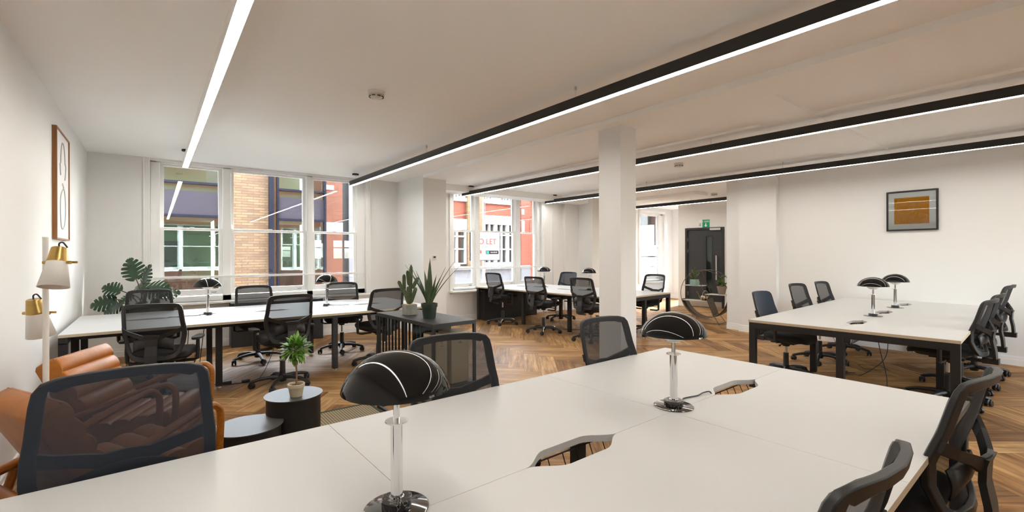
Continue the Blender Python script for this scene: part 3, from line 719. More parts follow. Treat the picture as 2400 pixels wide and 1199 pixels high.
    y.build('back_support', 'black_plastic', root, bevel=.004)
    MB().grid(lambda u, v: P((u * 2 - 1) * .15, .575 + v * .10 - .03 * (u * 2 - 1) ** 2, -.012 - .016 * math.sin(PI * v)), 11, 6).build('lumbar_pad', 'black_plastic', root, smooth=True, solid=.008)
    for s_ in (1, -1):
        a = MB().tube([(s_ * .10, .0, .415), (s_ * .24, .0, .415), (s_ * .275, .0, .43), (s_ * .278, .0, .50), (s_ * .278, .0, .625)], [.012, .013, .017, .018, .015], 10)
        arm = a.build('armrest', 'black_plastic', root, smooth=True)
        MB().prism([(s_ * .278 + .042 * math.copysign(abs(math.cos(t)) ** .7, math.cos(t)), .01 + .125 * math.copysign(abs(math.sin(t)) ** .8, math.sin(t))) for t in [i * PI / 12 for i in range(24)]], .622, .646).build('arm_pad', 'black_fabric', arm, smooth=True, bevel=.006, angle=50)
    return root
UPPER = ('seat', 'seat_pan', 'tilt_mechanism', 'back_frame', 'mesh_back', 'back_support', 'lumbar_pad', 'gas_lift')
proto = task_chair(); proto2 = task_chair('chair_mesh_navy'); proto3 = task_chair('navy_fabric')
used = set()
def put_chair(pr, x, y, r, lift, label, group):
    if pr.name in used: c = copy_tree(pr)
    else: c = pr; used.add(pr.name)
    c.location = (x, y, 0); c.rotation_euler = (0, 0, R(r)); tag(c, label, 'office chair', group)
    for ch in c.children:
        if ch.name.split('.')[0] in UPPER: ch.location.z += lift
    return c
G = 'black mesh office chairs'
CH_LIST = [
 (0, .062, 5.45, -17, .015, 'black mesh office chair at the left desk behind the orange armchair, its back to us'),
 (0, 1.10, 5.50, 6, .015, 'black mesh office chair behind the little potted tree, its back to us'),
 (0, 2.30, 5.80, 4, .005, 'black mesh office chair partly hidden by the small cactus and slatted stand'),
 (0, -.05, 6.93, 180, .005, 'black mesh office chair nearest the monstera on the window side of the left desk'),
 (0, 1.094, 6.99, 181, .003, 'black mesh office chair under the middle window, far side of the left desk'),
 (0, 2.19, 6.93, 161, .005, 'black mesh office chair under the right window sash, beside the desk lamp'),
 (0, 5.60, 7.507, -83, .065, 'black mesh office chair closest to the to-let window, left of the far desk'),
 (0, 5.573, 6.229, -82, .033, 'black mesh office chair in the middle of the left side of the far desk'),
 (0, 5.645, 5.15, -82, .053, 'black mesh office chair at the far desk directly left of the white column'),
 (1, 6.92, 7.18, 96, .05, 'navy tinted mesh office chair across the far desk, between its two lamps'),
 (0, 7.0, 6.0, 95, .05, 'black mesh office chair across the far desk, half hidden by the column'),
 (0, 7.05, 5.10, 88, .05, 'black mesh office chair just right of the column at the end of the far desk'),
 (2, 5.80, 2.26, 179, -.015, 'navy blue upholstered office chair at the left corner of the right desk'),
 (0, 6.90, 2.28, 176, .017, 'black mesh office chair, middle one against the far wall side of the right desk'),
 (0, 7.80, 2.28, 178, .011, 'black mesh office chair farthest along the wall side of the right desk'),
 (0, 5.95, .90, -3, .015, 'black office chair nearest us on the near side of the right desk'),
 (0, 6.70, .92, -1.5, .02, 'black office chair, middle one on the near side of the right desk'),
 (0, 7.575, .92, -2, .07, 'black office chair at the right end of the right desk beside the wall'),
 (1, -.075, 1.79, 180, -.005, 'dark mesh office chair in front of the orange armchairs, across the foreground desk'),
 (0, 1.17, 1.79, 173, .01, 'black mesh office chair across the foreground desk behind the nearest lamp'),
 (0, 2.37, 1.78, 178, .0, 'black mesh office chair at the far corner of the foreground desk beside the column'),
 (0, 2.32, .55, -3, .008, 'black mesh office chair at the right end of the foreground desk, seen from behind'),
 (0, 1.255, .59, -1, -.02, 'black mesh office chair cropped at the bottom edge, near side of the foreground desk'),
]
for k, x, y, r, l, lab in CH_LIST:
    c = put_chair((proto, proto2, proto3)[k], x, y, r, l, lab, G)
    if k == 1 and y < 2: c.scale = (1.05, 1.05, 1.0)

# ------------------------------------------------------------------ dome desk lamps
def dome_lamp():
    root = empty('desk_lamp')
    MB().lathe([(0, 0), (.086, 0), (.087, .003), (.084, .005), (0, .006)], 48).build('base_plate', 'smoked_chrome', root, smooth=True)
    mb = MB()
    prof = [(.041 * (1 + .035 * math.cos(6 * t)) * math.cos(t), .041 * (1 + .035 * math.cos(6 * t)) * math.sin(t)) for t in [i * PI / 24 for i in range(48)]]
    mb.prism(prof, .006, .030).build('marble_block', 'marble_black', root, bevel=.002, smooth=True)
    MB().cyl(.0165, .030, .236, seg=32).lathe([(.020, .030), (.020, .034), (.0166, .036)], 32, cap1=False).build('tube', 'chrome', root, smooth=True)
    MB().lathe([(0, .236), (.031, .236), (.0315, .238), (.031, .240), (0, .240)], 40).build('collar_disc', 'chrome', root, smooth=True)
    MB().cyl(.0085, .240, .293, seg=20).build('stem', 'chrome', root, smooth=True)
    MB().lathe([(.022, .292), (.030, .294), (.031, .297)], 32, cap1=False).build('bowl_ring', 'chrome', root, smooth=True)
    MB().lathe([(0, .288)] + [(.070 * math.sin(t), .352 - .060 * math.cos(t)) for t in [R(d) for d in range(8, 91, 8)]] + [(.070, .352), (.066, .352), (0, .30)], 40).build('glass_bowl', 'opal_glass', root, smooth=True)
    out = []; inn = []
    for i in range(15):
        t = i / 14 * R(78); Rr = .1445 / math.sin(R(78)); z0 = .428
        out.append((Rr * math.sin(t), z0 - .098 * (1 - math.cos(t)) / (1 - math.cos(R(78)))))
    inn = [(max(r_ - .003, 0), z - .003) for r_, z in reversed(out)]
    MB().lathe([(out[0][0], out[0][1])] + out[1:] + [(out[-1][0] + .0005, out[-1][1] - .003)] + inn, 64, cap0=False, cap1=False).build('dome_shade', 'black_gloss', root, smooth=True, angle=60)
    return root
lamp0 = dome_lamp(); used_lamp = [False]
def put_lamp(x, y, label, r=0, cord=None):
    if not used_lamp[0]: l = lamp0; used_lamp[0] = True
    else: l = copy_tree(lamp0)
    l.location = (x, y, DT); l.rotation_euler = (0, 0, R(r)); tag(l, label, 'desk lamp', 'black domed desk lamps')
    if cord:
        loc = Matrix.Rotation(-R(r), 4, 'Z') @ Matrix.Translation((-x, -y, -DT))
        MB().tube([loc @ Vector(p) for p in smoothpath(cord, 8)], .0032, 8).build('power_cord', 'black_plastic', l, smooth=True)
    return l
put_lamp(.520, 1.183, 'black domed desk lamp closest to us on the foreground desk, cut by the bottom edge')
cz = DT + .004
put_lamp(1.858, 1.195, 'black domed desk lamp on the foreground desk beside the white column, with a short cord', 0,
         [(1.90, 1.19, DT + .014), (1.93, 1.195, DT + .008), (1.98, 1.222, cz), (2.03, 1.215, cz), (2.08, 1.205, cz), (2.13, 1.205, cz + .004), (2.165, 1.19, cz + .004), (2.178, 1.180, DT - .03)])
put_lamp(6.235, 1.545, 'black domed desk lamp on the right desk, the nearer of its two')
put_lamp(7.416, 1.610, 'black domed desk lamp on the right desk, the farther of its two')
put_lamp(.485, 6.371, 'black domed desk lamp in front of the leftmost window sash', 0, [(.45, 6.36, DT + .014), (.38, 6.34, cz), (.28, 6.36, cz), (.18, 6.33, cz), (.12, 6.345, cz), (.10, 6.348, DT - .03)])
put_lamp(1.832, 6.44, 'black domed desk lamp on the left desk before the rightmost window sash', 0, [(1.87, 6.44, DT + .014), (1.95, 6.40, cz), (2.03, 6.38, cz), (2.10, 6.36, cz), (2.18, 6.35, DT - .03)])
put_lamp(6.48, 7.22, 'black domed desk lamp on the far desk nearest the to-let window', 0, [(6.45, 7.20, DT + .014), (6.38, 7.28, cz), (6.36, 7.38, cz), (6.33, 7.5, DT - .02)])
put_lamp(6.55, 6.02, 'black domed desk lamp on the far desk just left of the column', 0, [(6.52, 6.0, DT + .014), (6.46, 6.08, cz), (6.44, 6.18, cz), (6.42, 6.25, DT - .02)])

# ------------------------------------------------------------------ leather lounge chairs
def roll_cushion(Lx, Wy, T, n, amp=.022):
    """cushion lying in xy, length along x with n rolls across, top at z=T"""
    def prof(s):     # s 0..1 around the section
        pass
    N = n * 10; top = []
    for i in range(N + 1):
        t = i / N; x = -Lx / 2 + Lx * t
        z = T - amp + amp * abs(math.sin(PI * n * t)) ** .55
        top.append((x, z))
    top[0] = (-Lx / 2, T - amp * 1.4); top[-1] = (Lx / 2, T - amp * 1.4)
    sec = [(-Lx / 2 - .004, T * .5), (-Lx / 2 + .004, .012), (-Lx / 2 + .02, 0)] + [(Lx / 2 - .02, 0), (Lx / 2 - .004, .012), (Lx / 2 + .004, T * .5)] + list(reversed(top))
    mb = MB(); k = len(sec); ws = [-.5, -.49, -.47, -.25, 0, .25, .47, .49, .5]; sc = [.93, .98, 1, 1, 1, 1, 1, .98, .93]
    V = []; F = []
    for w, c in zip(ws, sc):
        for x, z in sec: V.append((x * c, w * Wy, T * .5 + (z - T * .5) * c))
    for i in range(len(ws) - 1):
        for j in range(k): l = (j + 1) % k; F.append((i * k + j, i * k + l, i * k + k + l, i * k + k + j))
    F.append(tuple(range(k))); F.append(tuple(reversed(range((len(ws) - 1) * k, len(ws) * k))))
    return mb.add(V, F)
def armchair():
    root = empty('lounge_armchair')           # faces +x
    # side frames: back leg slopes, arm sweeps up to a rounded front and drops as front leg
    for s in (-1, 1):
        y = s * .325
        p = smoothpath([(-.45, y, .40), (-.36, y, .405), (-.13, y, .47), (.10, y, .555), (.28, y, .61), (.335, y, .60), (.36, y, .545), (.355, y, .40), (.345, y, .20), (.33, y, .0)], 7)
        MB().tube(p, [.030 if i < 26 else .025 for i in range(len(p))], 12, flat=.72).build('arm_frame', 'oak', root, smooth=True)
        q = [(-.30, y, .40), (-.36, y, .22), (-.45, y, .0)]
        MB().tube(smoothpath(q, 6), .026, 12, flat=.75).build('rear_leg', 'oak', root, smooth=True)
    r = MB().tube([(-.45, -.34, .40), (-.45, .34, .40)], .030, 12).tube([(.33, -.32, .26), (.33, .32, .26)], .02, 10).tube([(-.34, -.32, .24), (-.34, .32, .24)], .02, 10)
    r.tube([(-.34, -.25, .24), (.33, -.25, .27)], .016, 8).tube([(-.34, .25, .24), (.33, .25, .27)], .016, 8)
    r.build('cross_rails', 'oak', root, smooth=True)
    c = roll_cushion(.56, .58, .12, 5); o = c.build('seat_cushion', 'leather', root, smooth=True, angle=50)
    o.location = (.04, 0, .285); o.rotation_euler = (0, R(-8), 0)
    c = roll_cushion(.58, .58, .14, 6); o = c.build('back_cushion', 'leather', root, smooth=True, angle=50)
    o.location = (-.315, 0, .50); o.rotation_euler = (0, R(90 - 27), 0)
    pp = []
    for (sx, sy) in ((-1, -1), (1, -1), (1, 1), (-1, 1)): pp.append((sx * .285, sy * .284, .118))
    pip = MB().tube(pp, .004, 6, closed=True).build('piping', 'leather', o, smooth=True)
    return root
ac = armchair(); tag(ac, 'tan leather armchair farther back, beside the left desk, channelled back showing', 'armchair', 'tan leather lounge armchairs')
ac.location = (-.09, 4.02, 0); ac.rotation_euler = (0, 0, R(-24)); ac.scale = (.95, .9, .98)
ac2 = copy_tree(ac); tag(ac2, 'tan leather armchair nearer us, seen through the dark mesh chair back', 'armchair', 'tan leather lounge armchairs')
ac2.location = (-.15, 3.12, 0); ac2.rotation_euler = (0, 0, R(27))

# ------------------------------------------------------------------ low tables, rug, little tree
def low_table(x, y, r, h, label):
    t = empty('low_table', (x, y, 0), 20, label, 'side table', 'dark metal side tables')
    MB().lathe([(0, h - .006), (r, h - .006), (r, h), (0, h)], 64).build('table_top', 'table_grey', t, smooth=True)
    bd = MB(); k = r * .93
    pts = [(k * math.cos(a), k * math.sin(a)) for a in [R(d) for d in range(0, 181, 10)]]
    pts2 = [(-k, -.0), (-.01, -.045)] ; lo = [(k * math.cos(a), k * math.sin(a)) for a in [R(d) for d in range(190, 361, 10)]]
    bd.prism(pts + lo[:-1], 0, h - .006).build('table_body', 'black_steel', t, smooth=True)
low_table(.765, 3.47, .187, .452, 'taller round black metal side table carrying the little potted tree')
low_table(.47, 3.34, .20, .34, 'lower round black metal side table with an empty grey top')
rg = MB().box(-.45, 2.15, .001, 1.62, 4.31, .008).build('rug', 'rug_weave'); tag(rg, 'beige woven rug under the side tables with a dark green border', 'rug')
MB().box(-.45, 4.28, .008, 1.62, 4.31, .0095).box(1.59, 2.15, .008, 1.62, 4.28, .0095).box(-.45, 2.15, .008, -.42, 4.28, .0095).box(-.42, 2.15, .008, 1.59, 2.18, .0095).build('rug_border', 'rug_green', rg)
def leaf_mesh(mb, base, direc, length, width, curl=.15, n=4, upv=Vector((0, 0, 1)), fold=.15):
    d = Vector(direc).normalized(); side = d.cross(upv); side = side.normalized() if side.length > 1e-3 else Vector((1, 0, 0)); nn = side.cross(d)
    V = []; F = []
    for i in range(n + 1):
        t = i / n; w = width * math.sin(PI * min(.999, max(.001, t ** .8))) ; c = Vector(base) + d * length * t - nn * curl * length * t * t
        V += [tuple(c - side * w + nn * fold * w), tuple(c), tuple(c + side * w + nn * fold * w)]
        if i: a = i * 3; F += [(a - 3, a - 2, a + 1, a), (a - 2, a - 1, a + 2, a + 1)]
    mb.add(V, F)
def pot(parent, r0, r1, h, m, rim=.008, rimh=.02, soil='soil', name='pot'):
    p = MB().lathe([(0, 0), (r0, 0), (r1 - rim * .4, h - rimh), (r1 + rim * .5, h - rimh), (r1 + rim * .6, h), (r1 - rim, h), (r1 - rim, h - .015), (0, h - .015)], 36).build(name, m, parent, smooth=True)
    MB().lathe([(0, h - .010), (r1 - rim - .0005, h - .014)], 24, cap0=False, cap1=False).build('soil', soil, parent, smooth=True)
tp = empty('potted_tree', (.765, 3.40, .453), 0, 'small ball-shaped leafy potted tree on the taller black side table', 'plant')
pot(tp, .038, .052, .085, 'terracotta_pale', .006, .022)
MB().tube(smoothpath([(0, 0, .07), (.004, .002, .16), (-.003, 0, .24), (0, 0, .33)], 6), .0055, 8).build('trunk', 'bark', tp, smooth=True)
lv = MB(); rnd = random.Random(11)
for i in range(230):
    z = rnd.uniform(-1, 1); a = rnd.uniform(0, 2 * PI); q = math.sqrt(1 - z * z); d = Vector((q * math.cos(a), q * math.sin(a), z)); rr = rnd.uniform(.025, .066)
    b = Vector((0, 0, .315)) + d * rr; b.z += .01
    leaf_mesh(lv, b, (d + Vector((rnd.uniform(-.5, .5), rnd.uniform(-.5, .5), rnd.uniform(-.2, .6)))), rnd.uniform(.045, .07), rnd.uniform(.010, .015), rnd.uniform(.05, .35), 4)
for i in range(14):
    a = rnd.uniform(0, 2 * PI); lv.tube([(0, 0, .26), (.03 * math.cos(a), .03 * math.sin(a), .30), (.05 * math.cos(a), .05 * math.sin(a), .34)], .0018, 5)
lv.build('foliage', 'bay_leaf', tp, smooth=True)

# ------------------------------------------------------------------ black slatted stand with books, cactus and agave
st = empty('plant_stand', (1.86, 3.66, 0), 3.0, 'black metal stand with slatted left side carrying a cactus and an agave', 'stand')
hx, hyy, hh = .205, .50, .883
MB().box(-hx, -hyy, hh - .008, hx, hyy, hh).build('stand_top', 'table_grey', st)
st.children[0].data.materials[0] = MATS['stand_black']
q = .022
fm = MB()
for x in (-hx, hx - q):
    for y in (-hyy, hyy - q): fm.box(x, y, 0, x + q, y + q, hh - .008)
for z in (0.0, .36, hh - .03):
    for x in (-hx, hx - q): fm.box(x, -hyy + q, z, x + q, hyy - q, z + q)
    for y in (-hyy, hyy - q): fm.box(-hx + q, y, z, hx - q, y + q, z + q)
fm.build('stand_frame', 'black_steel', st)
for k in range(13): MB().box(-hx + .004, hyy - .06 - k * .062, .382, -hx + .016, hyy - .048 - k * .062, hh - .03).build('slat', 'black_steel', st)
MB().box(-hx + q, -hyy + q, .372, hx - q, hyy - q, .381).build('shelf', 'black_steel', st)
MB().box(-hx + .03, -.16, .382, hx - .02, -.15, hh - .03).build('divider', 'black_steel', st)
def book(x, y, w, d, h, label, z=.383):
    b = empty('book_box', st.matrix_world @ Vector((0, 0, 0)) if False else (0, 0, 0), 0, label, 'book box', 'cream book boxes on the stand shelf')
    M = Matrix.Translation((1.86, 3.66, 0)) @ Matrix.Rotation(R(3), 4, 'Z'); p = M @ Vector((x, y, z)); b.location = p; b.rotation_euler = (0, 0, R(3))
    MB().box(-w / 2, -d / 2, 0, w / 2, d / 2, h).build('box_case', 'box_cream', b, bevel=.004)
    for k, (t_, zz) in enumerate((('THE', h - .05), ('ART', h - .062), ('OF', h - .074), ('PLACES', h - .086))):
        text(t_, .009, (0, -d / 2 - .001, zz), (R(90), 0, 0), 'ink', b)
    return b
book(-.10, -.36, .10, .20, .40, 'cream book box on the stand shelf, left of the front leg')
book(.075, -.36, .17, .20, .405, 'wider cream book box on the stand shelf, right of the front leg')
def cactus(parent, stems, m='cactus'):
    g = MB(); sp = MB()
    for P0, P1, r in stems:
        P0 = Vector(P0); P1 = Vector(P1); d = P1 - P0; L = d.length; T = Matrix.Translation(P0) @ rot_to(d); ns = 8; seg = 48; V = []; F = []; nz = 14
        for j in range(nz + 1):
            t = j / nz; e = 1.0
            if t > .8: e = math.sqrt(max(0, 1 - ((t - .8) / .2) ** 2))
            if t < .12: e = .7 + .3 * t / .12
            for k in range(seg):
                a = 2 * PI * k / seg; rr = r * e * (1 + .14 * math.cos(ns * a)) + .0003
                V.append((rr * math.cos(a), rr * math.sin(a), L * t))
            if j:
                for k in range(seg): l = (k + 1) % seg; F.append(((j - 1) * seg + k, (j - 1) * seg + l, j * seg + l, j * seg + k))
        g.add(V, F, T)
        for k in range(ns):
            a = 2 * PI * k / ns
            m_ = max(6, int(L / .011))
            for j in range(m_):
                t = .08 + .88 * j / m_; e = 1.0 if t < .8 else math.sqrt(max(0, 1 - ((t - .8) / .2) ** 2)); rr = r * e * 1.13
                c = Vector((rr * math.cos(a), rr * math.sin(a), L * t)); o = Vector((math.cos(a), math.sin(a), 0)); tt = Vector((-math.sin(a), math.cos(a), 0))
                s_ = .0042
                sp.add([c - tt * .0013, c + tt * .0013, c + o * s_ + tt * s_ * .9 + Vector((0, 0, .002))], [(0, 1, 2)], T)
                sp.add([c - Vector((0, 0, .0013)), c + Vector((0, 0, .0013)), c + o * s_ - tt * s_ * .9], [(0, 1, 2)], T)
    g.build('cactus_stems', m, parent, smooth=True, angle=60); sp.build('spines', 'spines', parent)
cp = empty('potted_cactus', (1.795, 3.795, hh + .001), 0, 'spiny cactus in a square grey concrete pot on the black stand', 'plant')
k = MB().box(-.05, -.05, 0, .05, .05, .095).build('concrete_pot', 'concrete', cp, bevel=.005)
MB().grid(lambda u, v: ((u - .5) * .086, (v - .5) * .086, .096 + .004 * noise.noise(Vector((u * 9, v * 9, 0)))), 16, 16).build('gravel', 'gravel', cp, smooth=True)
cx = rt
def cv(a, b, z): return Vector((0, 0, z)) + rt * a + fw * b
CZ = 1.16
def cq(a, b, z): return cv(a, b, .09 + (z - .09) * CZ)
cactus(cp, [((0, 0, .09), cq(.015, .0, .40), .0145), (cq(-.008, .01, .24), cq(-.022, .012, .355), .0145), (cq(-.006, -.012, .10), cq(-.05, -.012, .215), .0145), (cq(-.048, -.004, .20), cq(-.052, .01, .325), .0135),
            (cq(-.05, -.01, .185), cq(-.098, -.01, .275), .0135), (cq(.004, .014, .10), cq(-.022, .02, .23), .013), (cq(.012, -.006, .105), cq(.06, -.006, .225), .0145), (cq(.022, .008, .215), cq(.075, .01, .30), .0145)])
ap = empty('potted_agave', (1.835, 3.50, hh + .001), 0, 'spiky green agave in a dark green plastic pot on the black stand', 'plant')
pot(ap, .052, .066, .125, 'pot_green', .006, .03)
ag = MB(); rnd = random.Random(4)
def blade(mb, a, lean, L, w, tw=0):
    d = rt * math.cos(a) + fw * math.sin(a); n = 10; V = []; F = []
    side = Vector((0, 0, 1)).cross(d)
    for i in range(n + 1):
        t = i / n; c = Vector((0, 0, .11)) + d * (.02 + lean * L * (t ** 1.35)) + Vector((0, 0, L * t * (1 - .10 * lean * t)))
        ww = w * (.75 + .45 * t if t < .35 else .9075 * (1 - ((t - .35) / .65) ** 1.5)); th = ww * .35
        V += [tuple(c - side * ww), tuple(c - d * th * .3 - d * .002), tuple(c + side * ww), tuple(c + d * th * .9)]
        if i:
            for k in range(4): l = (k + 1) % 4; F.append((i * 4 - 4 + k, i * 4 - 4 + l, i * 4 + l, i * 4 + k))
    mb.add(V, F)
for a, le, L, w in ((178, .42, .36, .017), (170, .55, .36, .016), (200, .50, .30, .013), (165, .35, .30, .019), (90, .05, .40, .021), (100, .02, .36, .02), (10, .50, .38, .017), (350, .72, .37, .016), (25, .38, .33, .017), (60, .3, .26, .015), (210, .28, .22, .021), (300, .22, .20, .022), (255, .12, .22, .023), (330, .4, .24, .018), (120, .35, .30, .018), (275, .10, .30, .020)):
    blade(ag, R(a), le, L, w * 1.2)
ag.build('agave_leaves', 'agave', ap, smooth=True, angle=50)

# ------------------------------------------------------------------ floor lamp with two heads
fl = empty('floor_lamp', (-.475, 3.58, 0), 0, 'white and brass floor lamp with two cone heads beside the left wall', 'floor lamp')
MB().lathe([(0, 0), (.14, 0), (.14, .018), (.13, .022), (0, .022)], 40).build('lamp_base', 'lamp_white', fl, smooth=True)
MB().cyl(.0135, .02, 1.523, seg=20).build('lamp_pole', 'lamp_white', fl, smooth=True)
def head(c, axis, label=None):
    h = empty('lamp_head'); h.parent = fl
    T = Matrix.Translation(c) @ rot_to(axis)      # local +z points up the shade
    sh = MB().lathe([(.064, -.115), (.040, .038), (.038, .040), (.062, -.114)], 48, T, cap0=False, cap1=False).build('lamp_shade', 'lamp_white', fl, smooth=True, solid=.0015)
    MB().lathe([(.0435, .025), (.032, .100), (.029, .103), (0, .104)], 40, T, cap0=False).lathe([(.0437, .022), (.0437, .030)], 40, T, cap0=False, cap1=False).build('brass_cap', 'brass', fl, smooth=True)
    side = fw.cross(up).normalized(); 
    yk = MB(); s_ = T.to_3x3() @ Vector((1, 0, 0)); cc = T @ Vector((0, 0, .02))
    sd = rt
    for k in (-1, 1): MB().tube([cc + sd * k * .055, cc + sd * k * .074], .009, 12).build('brass_knob', 'brass', fl, smooth=True)
    y2 = MB().box(-.066, .044, -.006, .066, .050, .006, Matrix.Translation(cc) @ Matrix(((rt.x, fw.x, 0, 0), (rt.y, fw.y, 0, 0), (0, 0, 1, 0), (0, 0, 0, 1)))).build('yoke', 'brass', fl, bevel=.002)
    MB().ball(T @ Vector((0, 0, -.055)), .026, 20, 12).build('light_bulb', 'bulb_glass', fl, smooth=True)
    MB().cyl(.013, -.03, .04, seg=14, M=T).tube([T @ Vector((.006, 0, -.04)), T @ Vector((.009, 0, -.07))], .0015, 6).tube([T @ Vector((-.006, 0, -.04)), T @ Vector((-.009, 0, -.07))], .0015, 6).build('bulb_holder', 'filament', fl, smooth=True)
    top = T @ Vector((0, 0, .102))
    MB().tube(smoothpath([top, top + Vector((0, 0, .022)), top + rt * .02 + Vector((0, 0, .028)), top + rt * .035 + fw * .01 + Vector((0, 0, .0))], 6), .004, 8).build('flex', 'black_plastic', fl, smooth=True)
    bpy.data.objects.remove(h)
lp = Vector((0, 0, 0))
head(-fw * .075 + rt * .135 + Vector((0, 0, 1.365)), (rt * -.10 + fw * .25 + Vector((0, 0, 1))))
head(fw * .075 - rt * .125 + Vector((0, 0, 1.075)), (rt * .02 - fw * .22 + Vector((0, 0, 1))))

# ------------------------------------------------------------------ monstera in a footed planter
mo = empty('potted_monstera', (-.14, 7.72, 0), 0, 'large monstera with split glossy leaves in the corner left of the windows', 'plant')
pl = MB().lathe([(0, .32), (.235, .32), (.25, .34), (.25, .60), (.235, .60), (.235, .57), (0, .57)], 40).build('planter', 'beige_pot', mo, smooth=True)
for k in range(4):
    a = R(45 + 90 * k); MB().tube([(.2 * math.cos(a), .2 * math.sin(a), .34), (.2 * math.cos(a), .2 * math.sin(a), 0)], .009, 8).build('planter_leg', 'brass', mo, smooth=True)
MB().lathe([(0, .575), (.234, .575)], 24, cap0=False, cap1=False).build('soil', 'soil', mo)
def monstera_leaf(mb, base, tipdir, nrm, L, rnd):
    y = Vector(tipdir).normalized(); n = Vector(nrm); n = (n - y * n.dot(y)).normalized(); x = y.cross(n); Wd = L * .48
    def P(a, t): a_ = a; b = Vector(base) + y * (t * L) + x * a_ * Wd; return b - n * (.22 * L * (t - .3) ** 2 + .16 * L * a_ * a_) + n * .03 * abs(a_)
    def w(t): return (math.sin(PI * min(1, (t + .16) / 1.16)) ** .75) * (1 - .15 * t)
    ks = 6
    for s in (1, -1):
        # inner continuous part
        N = 12; V = []; F = []
        for i in range(N + 1):
            t = -.02 + i / N * 1.02; V += [P(0, max(0, t) if t > 0 else t), P(s * .32 * w(max(t, -.1)), t)]
            if i: F.append((2 * i - 2, 2 * i, 2 * i + 1, 2 * i - 1))
        mb.add(V, F)
        for k in range(ks):
            t0 = -.06 + k * .165; t1 = t0 + .165; gap = .030
            V = []; F = []; M_ = 4
            for i in range(M_ + 1):
                q = i / M_
                a = .30 + q * .70; sweep = .10 * q
                g0 = gap * q ** .7; g1 = gap * q ** .7
                ta = t0 + sweep + g0; tb = t1 + sweep - g1
                if i == M_: m_ = (ta + tb) / 2; ta = m_ - .035; tb = m_ + .035
                wa = w(min(ta, .99)); wb_ = w(min(tb, .99))
                if k == 0: ta -= .10 * q * (1 - q) * 2
                V += [P(s * a * wa, ta), P(s * a * wb_, tb)]
                if i: F.append((2 * i - 2, 2 * i, 2 * i + 1, 2 * i - 1))
            mb.add(V, F)
ml = MB(); ms = MB(); rnd = random.Random(5)
Z6 = 6.0
def mp(px, py, dep):            # a point of the plant: lateral offset and height off its own axis
    return Vector((0, 0, 0)) + rt * px + fw * dep + Vector((0, 0, py))
leaves = [((-.10, 1.42, .0), (-.35, .75, .1), .40), ((-.26, 1.20, -.1), (-.9, .25, -.1), .30), ((.10, 1.33, -.05), (.25, .9, .0), .34), ((.25, 1.25, -.12), (.95, -.1, -.1), .40), ((-.33, 1.03, -.12), (-.85, -.2, -.3), .36),
          ((-.38, .93, .02), (-.9, -.45, -.1), .34), ((.02, 1.12, -.15), (-.55, -.5, -.5), .22), ((.13, .98, -.1), (.3, -.75, -.5), .28), ((-.22, .90, .10), (.6, -.45, .1), .26), ((-.05, 1.2, .1), (-.6, .3, .4), .30), ((.2, 1.1, .12), (.7, .1, .5), .30)]
for (a, z, d), (ta, tz, td), L in leaves:
    a *= .72; z = .50 + (z - .52) * .68; L *= .80
    b = mp(a, z, d); tip = rt * ta + Vector((0, 0, tz)) + fw * td
    nr = -fw * 1.0 + Vector((0, 0, .55)) + rt * rnd.uniform(-.3, .3)
    monstera_leaf(ml, b, tip, nr, L, rnd)
    s0 = mp(rnd.uniform(-.05, .08), .57, rnd.uniform(-.04, .04))
    ms.tube(smoothpath([s0, s0 + (b - s0) * .5 + Vector((0, 0, .10)), b + Vector((0, 0, .01))], 8), .0065, 8)
ms.tube(smoothpath([mp(.03, .57, 0), mp(.04, .75, 0), mp(.05, .92, 0)], 6), .014, 8)
ml.build('monstera_leaves', 'monstera', mo, smooth=True, angle=70); ms.build('stalks', 'stem_green', mo, smooth=True)

# ------------------------------------------------------------------ black convector units under the windows
def unit(x0, x1, h, label):
    u = empty('radiator', ((x0 + x1) / 2, 8.30, 0), 0, label, 'heater', 'black heaters under the windows'); w = (x1 - x0) / 2
    MB().box(-w, -.13, .0, w, .12, h).build('radiator_case', 'dark_panel', u, bevel=.006)
    MB().box(-w + .02, -.135, h - .10, w - .02, -.13, h - .02).build('grille_panel', 'black_steel', u)
    sl = MB()
    n = int(2 * w / .03)
    for k in range(n): sl.box(-w + .05 + k * .029, -.11, h, -w + .068 + k * .029, .08, h + .003)
    sl.build('top_louvre', 'black_steel', u)
unit(.92, 2.27, .68, 'black heater below the triple window behind the left desk')
unit(5.62, 7.10, .64, 'black heater under the to-let window behind the far desk')

# ------------------------------------------------------------------ round open shelf with plants and watering can
rs = empty('round_shelf', (8.93, 4.98, 0), 5.0, 'round open bronze metal shelf standing in front of the black door', 'shelf')
RC, RR, dx = .60, .485, .14          # ring lies in local y-z, depth along x
# lower half is a closed band, upper half two thin hoops
def arc(x, r, a0, a1, n=40): return [(x, r * math.cos(a0 + (a1 - a0) * i / n), RC + r * math.sin(a0 + (a1 - a0) * i / n)) for i in range(n + 1)]
MB().tube(arc(-dx, RR, 0, 2 * PI, 64)[:-1], .006, 8, closed=True).tube(arc(dx, RR, 0, 2 * PI, 64)[:-1], .006, 8, closed=True).build('hoop', 'bronze', rs, smooth=True)
MB().grid(lambda u, v: ((-dx + 2 * dx * v), RR * math.cos(R(195 + 150 * u)), RC + RR * math.sin(R(195 + 150 * u))), 30, 2).build('curved_band', 'bronze', rs, smooth=True, solid=.005)
sdz = Vector((0, -.16 - .06, RC - .43)); sdt = Vector((0, .16, RC + .46))
def dg(y): return y
A_, B_ = (.16, RC + .455), (-.20, RC - .44)
for x in (-dx, dx): MB().tube([(x, A_[0], A_[1]), (x, B_[0], B_[1])], .006, 8).build('diagonal_bar', 'bronze', rs, smooth=True)
t_ = .62; C_ = (A_[0] + (B_[0] - A_[0]) * t_, A_[1] + (B_[1] - A_[1]) * t_)
